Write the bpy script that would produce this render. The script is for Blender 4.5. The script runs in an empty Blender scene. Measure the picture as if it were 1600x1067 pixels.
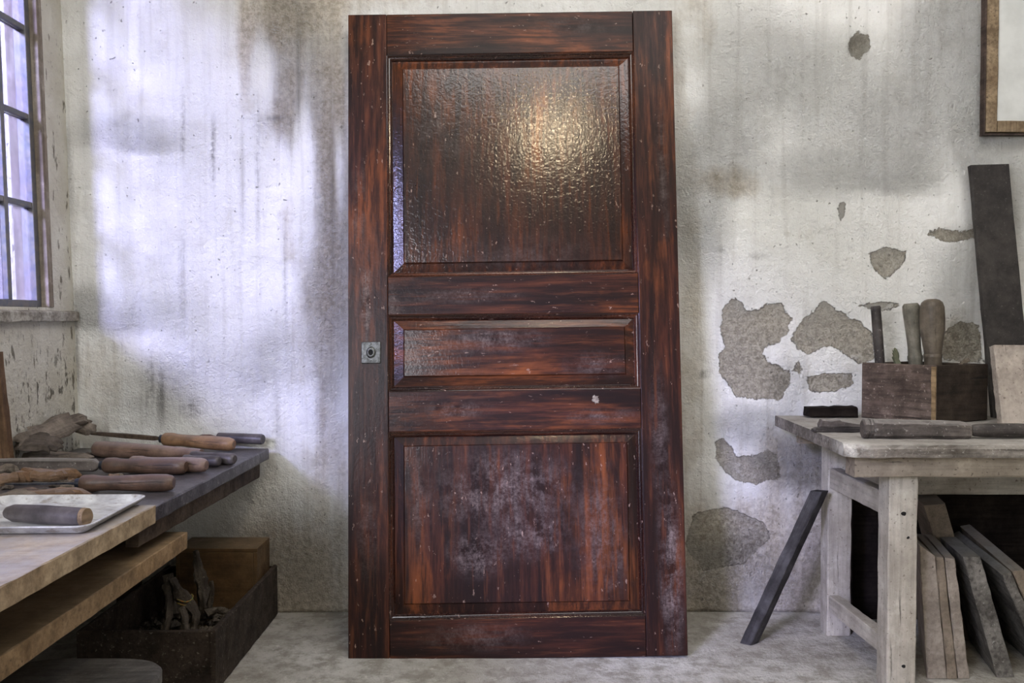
import bpy, math, random
import numpy as np
from mathutils import Vector, Matrix
random.seed(7); np.random.seed(7)
S = bpy.context.scene
COL = S.collection

# ------------------------------------------------------------------ camera
FPX, TH = 1395.0, math.atan(38.5 / 1395.0)
CAM = Vector((0, 0, 1.0))
cd = bpy.data.cameras.new('camera'); cam = bpy.data.objects.new('camera', cd); COL.objects.link(cam)
cam.location = CAM; cam.rotation_euler = (math.pi / 2 - TH, 0, 0)
cd.sensor_width = 36; cd.lens = FPX / 1600 * 36; cd.clip_start = 0.05
S.camera = cam
# ------------------------------------------------------------------ world, sun, lamps, exposure
w = bpy.data.worlds.new('world'); S.world = w; w.use_nodes = True
bg = w.node_tree.nodes['Background']; bg.inputs[0].default_value = (0.80, 0.80, 1.0, 1); bg.inputs[1].default_value = 0.72
def light(name, kind, loc, energy, color, direction=None, **k):
    l = bpy.data.lights.new(name, kind); l.energy = energy; l.color = color
    for a, b in k.items(): setattr(l, a, b)
    o = bpy.data.objects.new(name, l); COL.objects.link(o); o.location = loc
    if direction: o.rotation_euler = Vector(direction).to_track_quat('-Z', 'Z').to_euler()
    return o
light('sun', 'SUN', (-4, -3, 4), 66.0, (0.72, 0.81, 1.0), (0.60, 1.0, -0.43), angle=math.radians(14))
light('window_daylight', 'AREA', (-1.3, -0.45, 1.75), 78, (0.92, 0.95, 1.0), (1.0, 0.75, -0.1), shape='RECTANGLE', size=1.7, size_y=1.4)
light('ceiling_fill', 'AREA', (0.9, 1.5, 3.04), 40, (0.98, 0.98, 0.98), (0.05, 0.1, -1), shape='RECTANGLE', size=2.8, size_y=0.9)  # added overhead fill, the ceiling has no opening
light('side_fill', 'AREA', (2.5, -1.3, 1.5), 26, (1.0, 0.96, 0.9), (-0.6, 1, -0.05), shape='RECTANGLE', size=1.6, size_y=1.4)  # added weak fill from the right, no window on that side
light('ceiling_bulb', 'POINT', (0.235, 0.76, 2.83), 27, (1.0, 0.80, 0.52), shadow_soft_size=0.07)
vs = S.view_settings; vs.view_transform = 'Standard'; vs.look = 'None'; vs.gamma = 1; vs.use_curve_mapping = False; vs.exposure = 0.2

# ------------------------------------------------------------------ measuring helpers
def ray(px, py):
    F = Vector((0, math.cos(TH), -math.sin(TH))); U = Vector((0, math.sin(TH), math.cos(TH)))
    return F * FPX + Vector((px - 800, 0, 0)) + U * (533.5 - py)
def PY(px, py, Y): d = ray(px, py); return CAM + d * (Y / d.y)
def PZ(px, py, Z): d = ray(px, py); return CAM + d * ((Z - 1.0) / d.z)

# ------------------------------------------------------------------ materials
class G:
    def __init__(s, name):
        s.m = bpy.data.materials.new(name); s.m.use_nodes = True; s.t = s.m.node_tree; s.n = s.t.nodes
        s.b = s.n['Principled BSDF']; s.tc = s.n.new('ShaderNodeTexCoord')
    def put(s, sock, v):
        if hasattr(v, 'is_linked') or hasattr(v, 'links'): s.t.links.new(v, sock)
        elif isinstance(v, (tuple, list)) and len(v) == 3 and sock.type == 'RGBA': sock.default_value = (*v, 1)
        else: sock.default_value = v
    def obj(s, scale=(1, 1, 1), rot=(0, 0, 0), loc=(0, 0, 0), warp=0):
        mp = s.n.new('ShaderNodeMapping'); mp.inputs['Scale'].default_value = scale; mp.inputs['Rotation'].default_value = rot; mp.inputs['Location'].default_value = loc
        s.t.links.new(s.tc.outputs['Object'], mp.inputs[0]); return mp.outputs[0]
    def noise(s, vec, scale, detail=4, rough=.55, dist=0):
        n = s.n.new('ShaderNodeTexNoise'); s.put(n.inputs['Vector'], vec); n.inputs['Scale'].default_value = scale
        n.inputs['Detail'].default_value = detail; n.inputs['Roughness'].default_value = rough; n.inputs['Distortion'].default_value = dist
        return n.outputs['Fac']
    def vor(s, vec, scale, feature='F1'):
        n = s.n.new('ShaderNodeTexVoronoi'); n.feature = feature; s.put(n.inputs['Vector'], vec); n.inputs['Scale'].default_value = scale
        return n.outputs['Distance']
    def rng(s, v, a, b, c=0., d=1., smooth=False):
        n = s.n.new('ShaderNodeMapRange'); s.put(n.inputs[0], v)
        if smooth: n.interpolation_type = 'SMOOTHSTEP'
        for i, x in zip((1, 2, 3, 4), (a, b, c, d)): s.put(n.inputs[i], x)
        return n.outputs[0]
    def math(s, op, a, b=0.):
        n = s.n.new('ShaderNodeMath'); n.operation = op; s.put(n.inputs[0], a); s.put(n.inputs[1], b); return n.outputs[0]
    def mix(s, f, a, b, mode='MIX'):
        n = s.n.new('ShaderNodeMix'); n.data_type = 'RGBA'; n.blend_type = mode
        s.put(n.inputs[0], f); s.put(n.inputs[6], a); s.put(n.inputs[7], b); return n.outputs[2]
    def attr(s, name):
        n = s.n.new('ShaderNodeAttribute'); n.attribute_name = name; return n.outputs['Fac']
    def bump(s, h, strength=.5, dist=.002, prev=None):
        n = s.n.new('ShaderNodeBump'); s.put(n.inputs['Height'], h); n.inputs['Strength'].default_value = strength; n.inputs['Distance'].default_value = dist
        if prev: s.t.links.new(prev, n.inputs['Normal'])
        return n.outputs[0]
    def blob(s, c, r, vec=None):
        """soft ellipsoid mask around point c (object coordinates) with radii r"""
        mp = s.obj(scale=tuple(1 / q for q in r), loc=tuple(-a / q for a, q in zip(c, r)))
        n = s.n.new('ShaderNodeVectorMath'); n.operation = 'LENGTH'; s.t.links.new(mp, n.inputs[0])
        return s.rng(n.outputs['Value'], 1.0, 0.0, 0.0, 1.0, True)
    def up(s):
        g = s.n.new('ShaderNodeNewGeometry'); x = s.n.new('ShaderNodeSeparateXYZ'); s.t.links.new(g.outputs['Normal'], x.inputs[0]); return x.outputs[2]
    def out(s, color=None, rough=None, normal=None, **k):
        if color is not None: s.put(s.b.inputs['Base Color'], color)
        if rough is not None: s.put(s.b.inputs['Roughness'], rough)
        if normal is not None: s.put(s.b.inputs['Normal'], normal)
        for a, v in k.items(): s.put(s.b.inputs[a.replace('_', ' ')], v)
        return s.m
def sr(r, g, b):
    f = lambda c: ((c / 255 + .055) / 1.055) ** 2.4 if c > 10 else c / 255 / 12.92
    return (f(r), f(g), f(b))

def wood(name, dark, mid, light_, axis=0, rough=.75, fine=1.0, dust=None, dust_amt=.0, spots=None, spec=.3, bumps=.5, dist=.0015, seed=0., grime=.6, paint=None):
    g = G(name)
    sc = [14, 14, 14]; sc[axis] = 1.1
    sf = [90, 90, 90]; sf[axis] = 5
    L = (seed, seed * .7, seed * .3)
    n1 = g.noise(g.obj(sc, loc=L), 1.0, 6, .6, .6)
    n2 = g.noise(g.obj(sf, loc=L), 1.0, 4, .6)
    n3 = g.noise(g.obj((3, 3, 3), loc=L), 1.0, 3)
    c = g.mix(g.rng(n1, .35, .62), dark, mid)
    c = g.mix(g.rng(n3, .42, .68), c, light_)
    c = g.mix(g.rng(n2, .45, .65, 0, .55 * fine), c, tuple(x * .45 for x in dark))
    sp = g.noise(g.obj((1, 1, 1), loc=L), 110, 3, .6)
    if spots: c = g.mix(g.rng(sp, .62, .70, 0, .8), c, spots)
    ck = [60, 60, 60]; ck[axis] = 3.0
    crack = g.noise(g.obj(ck, loc=(seed + 3, 2, 1)), 1.0, 5, .7)
    cr = g.rng(crack, .64, .70)
    gr_ = g.noise(g.obj((1, 1, 1), loc=L), 17, 8, .72)
    c = g.mix(g.rng(gr_, .47, .66, 0, grime), c, tuple(x * .4 for x in dark))
    c = g.mix(g.rng(gr_, .46, .30, 0, .45), c, tuple(min(.8, x * 1.5) for x in light_))
    c = g.mix(g.math('MULTIPLY', cr, .8), c, tuple(x * .2 for x in dark))
    if paint:
        c = g.mix(g.math('MULTIPLY', g.blob(paint[0], paint[1]), g.rng(gr_, .42, .56, 0, 1)), c, paint[2])
    if dust:
        d = g.math('MULTIPLY', g.rng(g.up(), .4, .95), g.rng(g.noise(g.obj((1, 1, 1), loc=L), 16, 5, .65), .3, .62, dust_amt * .35, dust_amt))
        c = g.mix(d, c, dust)
    h = g.math('SUBTRACT', g.math('ADD', g.math('MULTIPLY', n2, .6), g.math('MULTIPLY', sp, .3)), g.math('MULTIPLY', cr, .5))
    h = g.math('ADD', h, g.math('MULTIPLY', gr_, .8))
    return g.out(c, g.rng(gr_, .3, .7, rough * .8, min(1, rough * 1.2)), g.bump(h, min(1, bumps * 1.6), dist * 2), Specular_IOR_Level=spec)

# ------------------------------------------------------------------ object helpers
def tag(o, label=None, cat=None, group=None, kind=None):
    for k, v in (('label', label), ('category', cat), ('group', group), ('kind', kind)):
        if v: o[k] = v
    return o
def raw(name, verts, faces, m, parent=None, frame=None, smooth=False, bevel=0, mats=None, midx=None):
    """verts in world space; frame = object's matrix; returns linked object"""
    frame = frame or (parent.matrix_world.copy() if parent else Matrix.Identity(4))
    inv = frame.inverted()
    me = bpy.data.meshes.new(name); me.from_pydata([tuple(inv @ Vector(v)) for v in verts], [], faces)
    me.materials.append(m)
    for x in mats or []: me.materials.append(x)
    if midx:
        for p, i in zip(me.polygons, midx): p.material_index = i
    me.update()
    import bmesh
    bm = bmesh.new(); bm.from_mesh(me); bmesh.ops.recalc_face_normals(bm, faces=bm.faces); bm.to_mesh(me); bm.free()
    if smooth:
        me.polygons.foreach_set('use_smooth', [True] * len(me.polygons))
        try: me.set_sharp_from_angle(angle=math.radians(38))
        except Exception: pass
    o = bpy.data.objects.new(name, me); COL.objects.link(o)
    place(o, frame, parent)
    if bevel:
        b = o.modifiers.new('bevel', 'BEVEL'); b.width = bevel; b.segments = 2; b.limit_method = 'ANGLE'
    return o
WM = {}
def place(o, frame, parent=None):
    if parent:
        o.parent = parent; o.matrix_basis = WM[parent.name].inverted() @ frame
    else: o.matrix_basis = frame
    WM[o.name] = frame.copy(); 
def empty(name, loc, label=None, cat=None, group=None, kind=None, frame=None):
    o = bpy.data.objects.new(name, None); COL.objects.link(o); o.empty_display_size = .05
    place(o, frame or Matrix.Translation(Vector(loc))); return tag(o, label, cat, group, kind)
def part(name, verts, faces, m, parent=None, frame=None, **k):
    if frame is None: frame = WM[parent.name] if parent else Matrix.Identity(4)
    return raw(name, verts, faces, m, parent, frame, **k)
def frame_of(origin, xdir, zhint=Vector((0, 0, 1))):
    x = Vector(xdir).normalized(); y = zhint.cross(x).normalized(); z = x.cross(y)
    M = Matrix((x, y, z)).transposed().to_4x4(); M.translation = Vector(origin); return M
def boxv(x0, x1, y0, y1, z0, z1):
    v = [(x, y, z) for x in (x0, x1) for y in (y0, y1) for z in (z0, z1)]
    f = [(0, 1, 3, 2), (4, 6, 7, 5), (0, 4, 5, 1), (2, 3, 7, 6), (0, 2, 6, 4), (1, 5, 7, 3)]
    return v, f
def box(name, m, b, parent=None, bevel=.0015, frame=None):
    v, f = boxv(*b); 
    if frame is None and not parent: frame = Matrix.Translation(((b[0] + b[1]) / 2, (b[2] + b[3]) / 2, b[4]))
    return part(name, v, f, m, parent, frame, bevel=bevel)
def loft(rings, caps=True):
    n = len(rings[0]); v = [p for r in rings for p in r]; f = []
    for i in range(len(rings) - 1):
        for j in range(n):
            k = (j + 1) % n; f.append((i * n + j, i * n + k, (i + 1) * n + k, (i + 1) * n + j))
    if caps: f.append(tuple(range(n - 1, -1, -1))); f.append(tuple(range((len(rings) - 1) * n, len(rings) * n)))
    return v, f
def lerp(a, b, t): return a + (b - a) * t
def hexv(A, B, n=10, ch=.12, jit=.001, seed=1, chm=None):
    """A, B: end quads (4 world points each, same order). Lengthwise subdivided, chamfered and slightly worn."""
    r = random.Random(seed); A = [Vector(p) for p in A]; B = [Vector(p) for p in B]
    rings = []
    for i in range(n + 1):
        t = i / n; q = [lerp(A[k], B[k], t) for k in range(4)]; ring = []
        for k in range(4):
            p, nx, pv = q[k], q[(k + 1) % 4], q[(k - 1) % 4]
            c = chm or .0025
            e1 = (pv - p); e2 = (nx - p)
            ring.append(p + e1.normalized() * min(c, e1.length * .3) * (1 + r.uniform(-.5, .8)) + Vector([r.uniform(-jit, jit) for _ in range(3)]))
            ring.append(p + e2.normalized() * min(c, e2.length * .3) * (1 + r.uniform(-.5, .8)) + Vector([r.uniform(-jit, jit) for _ in range(3)]))
        rings.append(ring)
    return loft(rings)
def plank(name, m, A, B, parent=None, n=12, jit=.0008, seed=1, ch=.0025, frame=None):
    A = [Vector(p) for p in A]; B = [Vector(p) for p in B]
    ca = sum(A, Vector()) / 4; cb = sum(B, Vector()) / 4
    v, f = hexv(A, B, n, seed=seed, jit=jit, chm=ch)
    zh = (A[3] - A[0]).normalized()
    d = (cb - ca).normalized()
    if abs(zh.dot(d)) > .9: zh = Vector((0, 1, 0))
    return part(name, v, f, m, parent, frame or frame_of(ca, d, zh))
def quad_y(y, x0, x1, z0, z1): return [(x0, y, z0), (x1, y, z0), (x1, y, z1), (x0, y, z1)]
def quad_x(x, y0, y1, z0, z1): return [(x, y0, z0), (x, y1, z0), (x, y1, z1), (x, y0, z1)]
def quad_z(z, x0, x1, y0, y1): return [(x0, y0, z), (x1, y0, z), (x1, y1, z), (x0, y1, z)]
def lathe(name, m, prof, parent, M, seg=20, squash=1.0, wob=0., seed=0, bend=None):
    """prof: (x, radius) along local X of frame M"""
    r = random.Random(seed); rings = []
    ph = [r.uniform(0, 6) for _ in range(4)]
    for x, rad in prof:
        oy = oz = 0
        if bend: oy, oz = bend(x)
        ring = []
        for k in range(seg):
            a = 2 * math.pi * k / seg
            q = rad * (1 + wob * (math.sin(2 * a + ph[0] + x * 30) * .5 + math.sin(3 * a + ph[1] + x * 55) * .3 + math.sin(5 * a + ph[2]) * .2))
            ring.append(M @ Vector((x, oy + q * math.cos(a), oz + q * math.sin(a) * squash)))
        rings.append(ring)
    v, f = loft(rings)
    return part(name, v, f, m, parent, M, smooth=True)

# ------------------------------------------------------------------ palette
m_glass = G('window_glass')
def build_glass(g):
    n = g.noise(g.obj(), 3.0, 3); n2 = g.noise(g.obj(), 60, 3)
    col = g.mix(g.rng(n, .35, .65), (0.72, 0.66, 0.88), (0.82, 0.82, 0.95))
    tr = g.n.new('ShaderNodeBsdfTransparent'); g.put(tr.inputs[0], col)
    df = g.n.new('ShaderNodeBsdfTranslucent'); df.inputs[0].default_value = (.074, .064, .066, 1)
    gl = g.n.new('ShaderNodeBsdfGlossy'); gl.inputs['Roughness'].default_value = .25; gl.inputs[0].default_value = (.8, .8, .85, 1)
    m1 = g.n.new('ShaderNodeMixShader'); g.put(m1.inputs[0], g.rng(n2, .3, .7, .56, .68)); g.t.links.new(tr.outputs[0], m1.inputs[1]); g.t.links.new(df.outputs[0], m1.inputs[2])
    m2 = g.n.new('ShaderNodeMixShader'); m2.inputs[0].default_value = .05; g.t.links.new(m1.outputs[0], m2.inputs[1]); g.t.links.new(gl.outputs[0], m2.inputs[2])
    g.t.links.new(m2.outputs[0], g.n['Material Output'].inputs[0]); return g.m
m_glass = build_glass(m_glass)

def build_plaster(name, attrs=True, base=(.80, .795, .775)):
    g = G(name); O = g.obj()
    nb = g.noise(O, 1.7, 5, .6); nm = g.noise(O, 9, 6, .65); nf = g.noise(O, 55, 5, .7); nh = g.noise(O, 160, 3, .6); nv = g.noise(O, 34, 9, .8, 1.4)
    strk = g.noise(g.obj((26, 26, 1.3)), 1.0, 5, .6)
    c = g.mix(g.rng(nb, .35, .65), base, tuple(x * .90 for x in (base[0], base[1], base[2] * .97)))
    c = g.mix(g.rng(nm, .5, .72, 0, .30), c, (.50, .47, .41))
    c = g.mix(g.rng(strk, .52, .66, 0, .35), c, (.50, .485, .45))
    if attrs:
        br, gr, dr, sd = g.attr('brown'), g.attr('grey'), g.attr('drip'), g.attr('patch')
        bm_ = g.rng(g.math('ADD', br, g.math('MULTIPLY', g.math('SUBTRACT', g.math('ADD', g.math('MULTIPLY', nm, .5), g.math('MULTIPLY', strk, .5)), .5), 1.5)), .28, .85)
        bm_ = g.math('MULTIPLY', bm_, g.rng(br, .03, .3))
        bc = g.mix(g.rng(nf, .4, .6), (.31, .26, .19), (.53, .475, .385))
        c = g.mix(g.math('MULTIPLY', bm_, .85), c, bc)
        gm = g.rng(g.math('ADD', g.math('MINIMUM', gr, .5), g.math('MULTIPLY', g.math('SUBTRACT', g.math('ADD', g.math('MULTIPLY', g.noise(O, 5, 7, .7), .55), g.math('MULTIPLY', nv, .45)), .5), 4.5)), .40, .80)
        gm = g.math('MULTIPLY', gm, g.rng(gr, .03, .3))
        c = g.mix(g.math('MULTIPLY', gm, .40), c, g.mix(g.rng(g.math('ADD', g.math('MULTIPLY', nf, .6), g.math('MULTIPLY', nh, .4)), .42, .58), (.30, .285, .25), (.60, .595, .57)))
        c = g.mix(g.math('MULTIPLY', g.rng(gr, .1, .6), g.rng(nv, .44, .36, 0, .5)), c, (.26, .25, .22))
        c = g.mix(g.math('MULTIPLY', g.rng(gr, .1, .6), g.rng(nv, .55, .64, 0, .7)), c, (.68, .68, .66))
        dm = g.math('MULTIPLY', dr, g.rng(g.math('ADD', g.math('MULTIPLY', strk, .6), g.math('MULTIPLY', nf, .4)), .42, .55))
        c = g.mix(g.math('MULTIPLY', dm, .9), c, (.16, .15, .14))
        # spalled patches: ragged threshold of the distance to their outline
        rag = g.math('ADD', g.math('MULTIPLY', g.math('SUBTRACT', g.noise(O, 26, 8, .75), .5), .05), g.math('SUBTRACT', sd, .002))
        pm = g.rng(rag, .0012, -.0012)
        pc = g.mix(g.rng(g.math('ADD', g.math('MULTIPLY', nf, .6), g.math('MULTIPLY', nh, .4)), .42, .58), (.25, .22, .17), (.47, .43, .355))
        pc = g.mix(g.rng(nb, .45, .6), pc, (.40, .385, .345))
        c = g.mix(g.math('MULTIPLY', pm, g.rng(nm, .60, .68, .92, .3)), c, pc)
        rim = g.math('MULTIPLY', g.rng(rag, -.0035, -.0005), g.rng(rag, .002, .0005))
        c = g.mix(g.math('MULTIPLY', rim, g.rng(nm, .4, .6, .08, .5)), c, (.13, .11, .09))
    pit = g.rng(g.noise(O, 75, 2, .5), .30, .24)
    c = g.mix(g.math('MULTIPLY', pit, .55), c, (.22, .20, .17))
    spk = g.rng(g.noise(g.obj((1, 1, .6)), 38, 4, .6), .69, .74)
    c = g.mix(g.math('MULTIPLY', spk, .75), c, (.17, .155, .13))
    rough_area = g.rng(g.math('ADD', nb, g.attr('grey')) if attrs else nb, .45, .9, .35, 1.2)
    h = g.math('ADD', g.math('MULTIPLY', nf, .45), g.math('ADD', g.math('MULTIPLY', nh, .2), g.math('MULTIPLY', nv, .35)))
    h = g.math('MULTIPLY', h, rough_area)
    if attrs: h = g.math('MULTIPLY', h, g.math('ADD', g.math('MULTIPLY', g.math('ADD', gr, pm), 1.1), .75))
    h = g.math('SUBTRACT', h, g.math('MULTIPLY', pit, .3))
    h = g.math('ADD', h, g.math('MULTIPLY', nm, .8))
    if attrs: h = g.math('SUBTRACT', h, g.math('MULTIPLY', pm, .55))
    return g.out(c, .85, g.bump(h, 1.0, .028), Specular_IOR_Level=.2)
m_wall = build_plaster('peeling_plaster')
m_wall2 = build_plaster('side_plaster', False, (.66, .64, .58))
def build_floor():
    g = G('concrete_floor'); O = g.obj()
    a = g.noise(O, 2.2, 5, .6); b = g.noise(O, 14, 6, .7); f = g.noise(O, 90, 4, .7)
    c = g.mix(g.rng(a, .35, .65), (.38, .36, .32), (.55, .54, .51))
    c = g.mix(g.rng(b, .44, .6, 0, .85), c, (.26, .24, .205))
    c = g.mix(g.rng(g.noise(O, 30, 5, .7), .58, .68, 0, .7), c, (.62, .60, .56))
    c = g.mix(g.rng(f, .60, .68, 0, .7), c, (.17, .16, .14))
    return g.out(c, .85, g.bump(g.math('ADD', g.math('MULTIPLY', b, .9), g.math('MULTIPLY', f, .35)), 1, .014), Specular_IOR_Level=.25)
m_floor = build_floor()
m_ceiling = build_plaster('ceiling_plaster', False, (.30, .28, .25))
m_dimwall = build_plaster('far_plaster', False, (.34, .32, .29))

# ------------------------------------------------------------------ the setting
WX = lambda z: -1.4405 - .0300 * z          # inner face of the left wall leans a little
CEIL = 3.1
def poly_sd(P, poly):
    """signed distance (m) of points P (n,2) to polygon (k,2): negative inside"""
    poly = np.array(poly); d = np.full(len(P), 1e9); ins = np.zeros(len(P), bool)
    for i in range(len(poly)):
        a, b = poly[i], poly[(i + 1) % len(poly)]; ab = b - a
        t = np.clip(((P - a) @ ab) / (ab @ ab + 1e-12), 0, 1)
        d = np.minimum(d, np.hypot(*(P - (a + t[:, None] * ab)).T))
        c = ((a[1] > P[:, 1]) != (b[1] > P[:, 1]))
        with np.errstate(divide='ignore', invalid='ignore'):
            xi = (b[0] - a[0]) * (P[:, 1] - a[1]) / (b[1] - a[1]) + a[0]
        ins ^= c & (P[:, 0] < xi)
    return np.where(ins, -d, d)
def on_wall(pts): return [(PY(x, y, 3.0).x, PY(x, y, 3.0).z) for x, y in pts]
PATCHES = [
 [(1131,480),(1147,466),(1160,475),(1165,486),(1185,486),(1198,475),(1222,474),(1235,500),(1228,520),(1215,535),(1195,540),(1190,552),(1200,565),(1220,575),(1234,585),(1233,600),(1215,625),(1195,622),(1170,622),(1150,618),(1137,598),(1124,580),(1126,552),(1135,540),(1126,515)],
 [(1238,530),(1252,502),(1270,488),(1288,470),(1310,488),(1340,504),(1362,520),(1365,560),(1347,568),(1330,560),(1305,540),(1285,540),(1262,553),(1248,545)],
 [(1117,692),(1130,684),(1140,700),(1150,715),(1180,712),(1200,703),(1214,712),(1218,745),(1180,755),(1150,750),(1128,730),(1118,710)],
 [(1088,802),(1130,793),(1165,805),(1190,815),(1203,840),(1160,880),(1100,890),(1070,850)],
 [(1262,590),(1290,584),(1330,585),(1332,602),(1290,612),(1265,608)],
 [(1358,395),(1385,388),(1417,392),(1410,410),(1385,435),(1365,420)],
 [(1447,364),(1475,357),(1500,363),(1528,358),(1526,371),(1480,377)],
 [(1325,65),(1338,50),(1356,56),(1359,75),(1343,93),(1328,82)],
 [(1470,525),(1500,502),(1530,508),(1535,565),(1475,562)],
 [(1308,322),(1317,317),(1320,330),(1313,341)], [(1240,572),(1247,565),(1254,578),(1244,583)],
 [(1345,478),(1375,472),(1405,476),(1400,482),(1365,484)],
]
BROWN = [(1110,960,60,40,.9),(1240,720,70,60,.75),(1330,900,120,150,.9),(470,960,90,40,.9),(455,-10,95,130,.95),(385,60,22,120,.8),(440,170,60,120,.75),(520,180,45,200,.85),(545,430,38,200,.7),(505,360,40,180,.65),(455,360,35,90,.55),(490,560,45,220,.6),(520,760,50,160,.6),
 (480,920,110,110,.95),(560,-20,200,60,.6),(1078,520,32,330,.55),(1080,120,45,160,.35),(1140,285,65,38,.8),(1120,880,130,140,.85),(1240,840,110,130,.8),(1250,365,60,22,.35),(1390,790,150,120,.8),
 (160,600,60,110,.55),(1500,530,60,60,.5),(1090,30,60,60,.45),(1300,950,160,90,.8),(340,640,120,30,.25),(400,860,120,80,.75),(1180,690,90,60,.35)]
GREY = [(1300,150,200,110,.34),(1180,80,120,90,.3),(1420,210,110,90,.45),(1515,120,38,160,.95),(1470,60,80,120,.6),(1300,265,150,45,.4),(1400,275,70,30,.35),(1130,220,80,90,.5),(1090,330,60,120,.5),(190,205,100,34,.36),(240,225,60,16,.3),(135,475,50,40,.4),(230,490,100,40,.25),(180,500,60,20,.3),
 (1260,720,80,50,.8),(1180,660,80,40,.5),(240,610,90,60,.25),(330,580,110,60,.2),(1560,300,60,120,.45),(1150,900,120,80,.5),(455,120,70,160,.5),(510,420,50,300,.5),(430,560,60,80,.3),(1235,600,40,60,.3),(1500,450,60,120,.35),(470,850,90,110,.5)]
DRIP = [(333,240,3,60,1),(285,200,3,60,.9),(285,430,4,160,.6),(402,260,4,160,.6),(378,300,3,120,.5),(446,420,4,160,.6),(235,600,8,60,.9),(252,620,6,60,.9),(300,640,22,20,.9),(432,640,4,120,.5),(466,120,4,110,.6),(165,700,8,60,.5),(122,560,5,90,.7),(108,280,5,90,.6),
 (430,185,26,6,.7),(1205,305,5,50,.5),(1330,385,8,5,.9),(1100,585,12,8,.8),(1128,390,14,4,.5),(1185,400,18,6,.5),(1380,640,20,12,.5),(520,250,4,250,.5),(1345,72,8,14,1)]
CLEAR = [(413,120,24,75,.9),(475,235,20,90,.9),(425,245,30,50,.7),(478,340,24,110,.55),(530,270,10,90,.6),(480,640,24,120,.5),(440,640,30,90,.4),(1080,60,30,50,.5)]
def wall_back():
    x0, x1, z0, z1, h = -1.75, 2.7, 0.0, CEIL, .0125
    nx, nz = int((x1 - x0) / h), int((z1 - z0) / h)
    X, Z = np.meshgrid(np.linspace(x0, x1, nx + 1), np.linspace(z0, z1, nz + 1)); P = np.stack([X.ravel(), Z.ravel()], 1)
    sd = np.full(len(P), 1.0)
    for pl in PATCHES: sd = np.minimum(sd, poly_sd(P, on_wall(pl)))
    def field(blobs, base=None):
        a = np.zeros(len(P)) if base is None else base
        for x, y, rx, ry, s in blobs:
            cx, cz = on_wall([(x, y)])[0]
            d = np.sqrt(((P[:, 0] - cx) / (rx / 465)) ** 2 + ((P[:, 1] - cz) / (ry / 465)) ** 2)
            k = np.clip(1.25 - d, 0, 1); k = k * k * (3 - 2 * k) * s
            a = 1 - (1 - a) * (1 - k)
        return a
    clear = field(CLEAR)
    brown = field(BROWN) * (1 - clear); grey = field(GREY) * (1 - clear); drip = field(DRIP)
    rng = np.random.RandomState(3)
    def vn(cell):
        gx, gz = int((x1 - x0) / cell) + 3, int((z1 - z0) / cell) + 3; R = rng.rand(gz, gx)
        u, v = (P[:, 0] - x0) / cell, (P[:, 1] - z0) / cell; i, j = u.astype(int), v.astype(int); fu, fv = u - i, v - j
        fu, fv = fu * fu * (3 - 2 * fu), fv * fv * (3 - 2 * fv)
        return (R[j, i] * (1 - fu) + R[j, i + 1] * fu) * (1 - fv) + (R[j + 1, i] * (1 - fu) + R[j + 1, i + 1] * fu) * fv
    rel = (vn(.5) - .5) * .008 + (vn(.14) - .5) * .005 + (vn(.045) - .5) * .0022 * (1 + grey * 1.5)
    rec = np.clip(-sd / .012 + .3, 0, 1) * .004
    hx, hz = on_wall([(1342, 74)])[0]                       # the deep socket knocked into the plaster
    hd = np.hypot(P[:, 0] - hx, (P[:, 1] - hz) * .85); rec = rec + np.clip(1 - (hd / .036) ** 2, 0, 1) * .03
    Y = 3.0 + rel + rec
    verts = np.stack([P[:, 0], Y, P[:, 1]], 1)
    idx = np.arange((nx + 1) * (nz + 1)).reshape(nz + 1, nx + 1)
    F = np.stack([idx[:-1, :-1], idx[:-1, 1:], idx[1:, 1:], idx[1:, :-1]], -1).reshape(-1, 4)
    me = bpy.data.meshes.new('wall_back')
    n0 = len(verts); back = [(x0, 3.25, z0), (x1, 3.25, z0), (x1, 3.25, z1), (x0, 3.25, z1)]
    allv = np.concatenate([verts, np.array(back)]); fl = F.tolist()
    bl, br_, tr, tl = idx[0, 0], idx[0, -1], idx[-1, -1], idx[-1, 0]
    fl += [[n0, n0 + 3, n0 + 2, n0 + 1], [int(v) for v in idx[0, ::-1]] + [n0, n0 + 1], [int(v) for v in idx[-1, :]] + [n0 + 2, n0 + 3],
           [int(v) for v in idx[:, 0]] + [n0 + 3, n0], [int(v) for v in idx[::-1, -1]] + [n0 + 1, n0 + 2]]
    me.from_pydata(allv.tolist(), [], fl)
    for nm, a in (('patch', sd), ('brown', brown), ('grey', grey), ('drip', drip)):
        at = me.attributes.new(nm, 'FLOAT', 'POINT'); at.data.foreach_set('value', np.concatenate([a, np.zeros(4) + (1 if nm == 'patch' else 0)]).astype(np.float32))
    me.polygons.foreach_set('use_smooth', [i < len(F) for i in range(len(fl))])
    me.materials.append(m_wall); me.update()
    o = bpy.data.objects.new('wall_back', me); COL.objects.link(o); tag(o, kind='structure'); WM[o.name] = Matrix.Identity(4)
    return o
wall_back()
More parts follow.
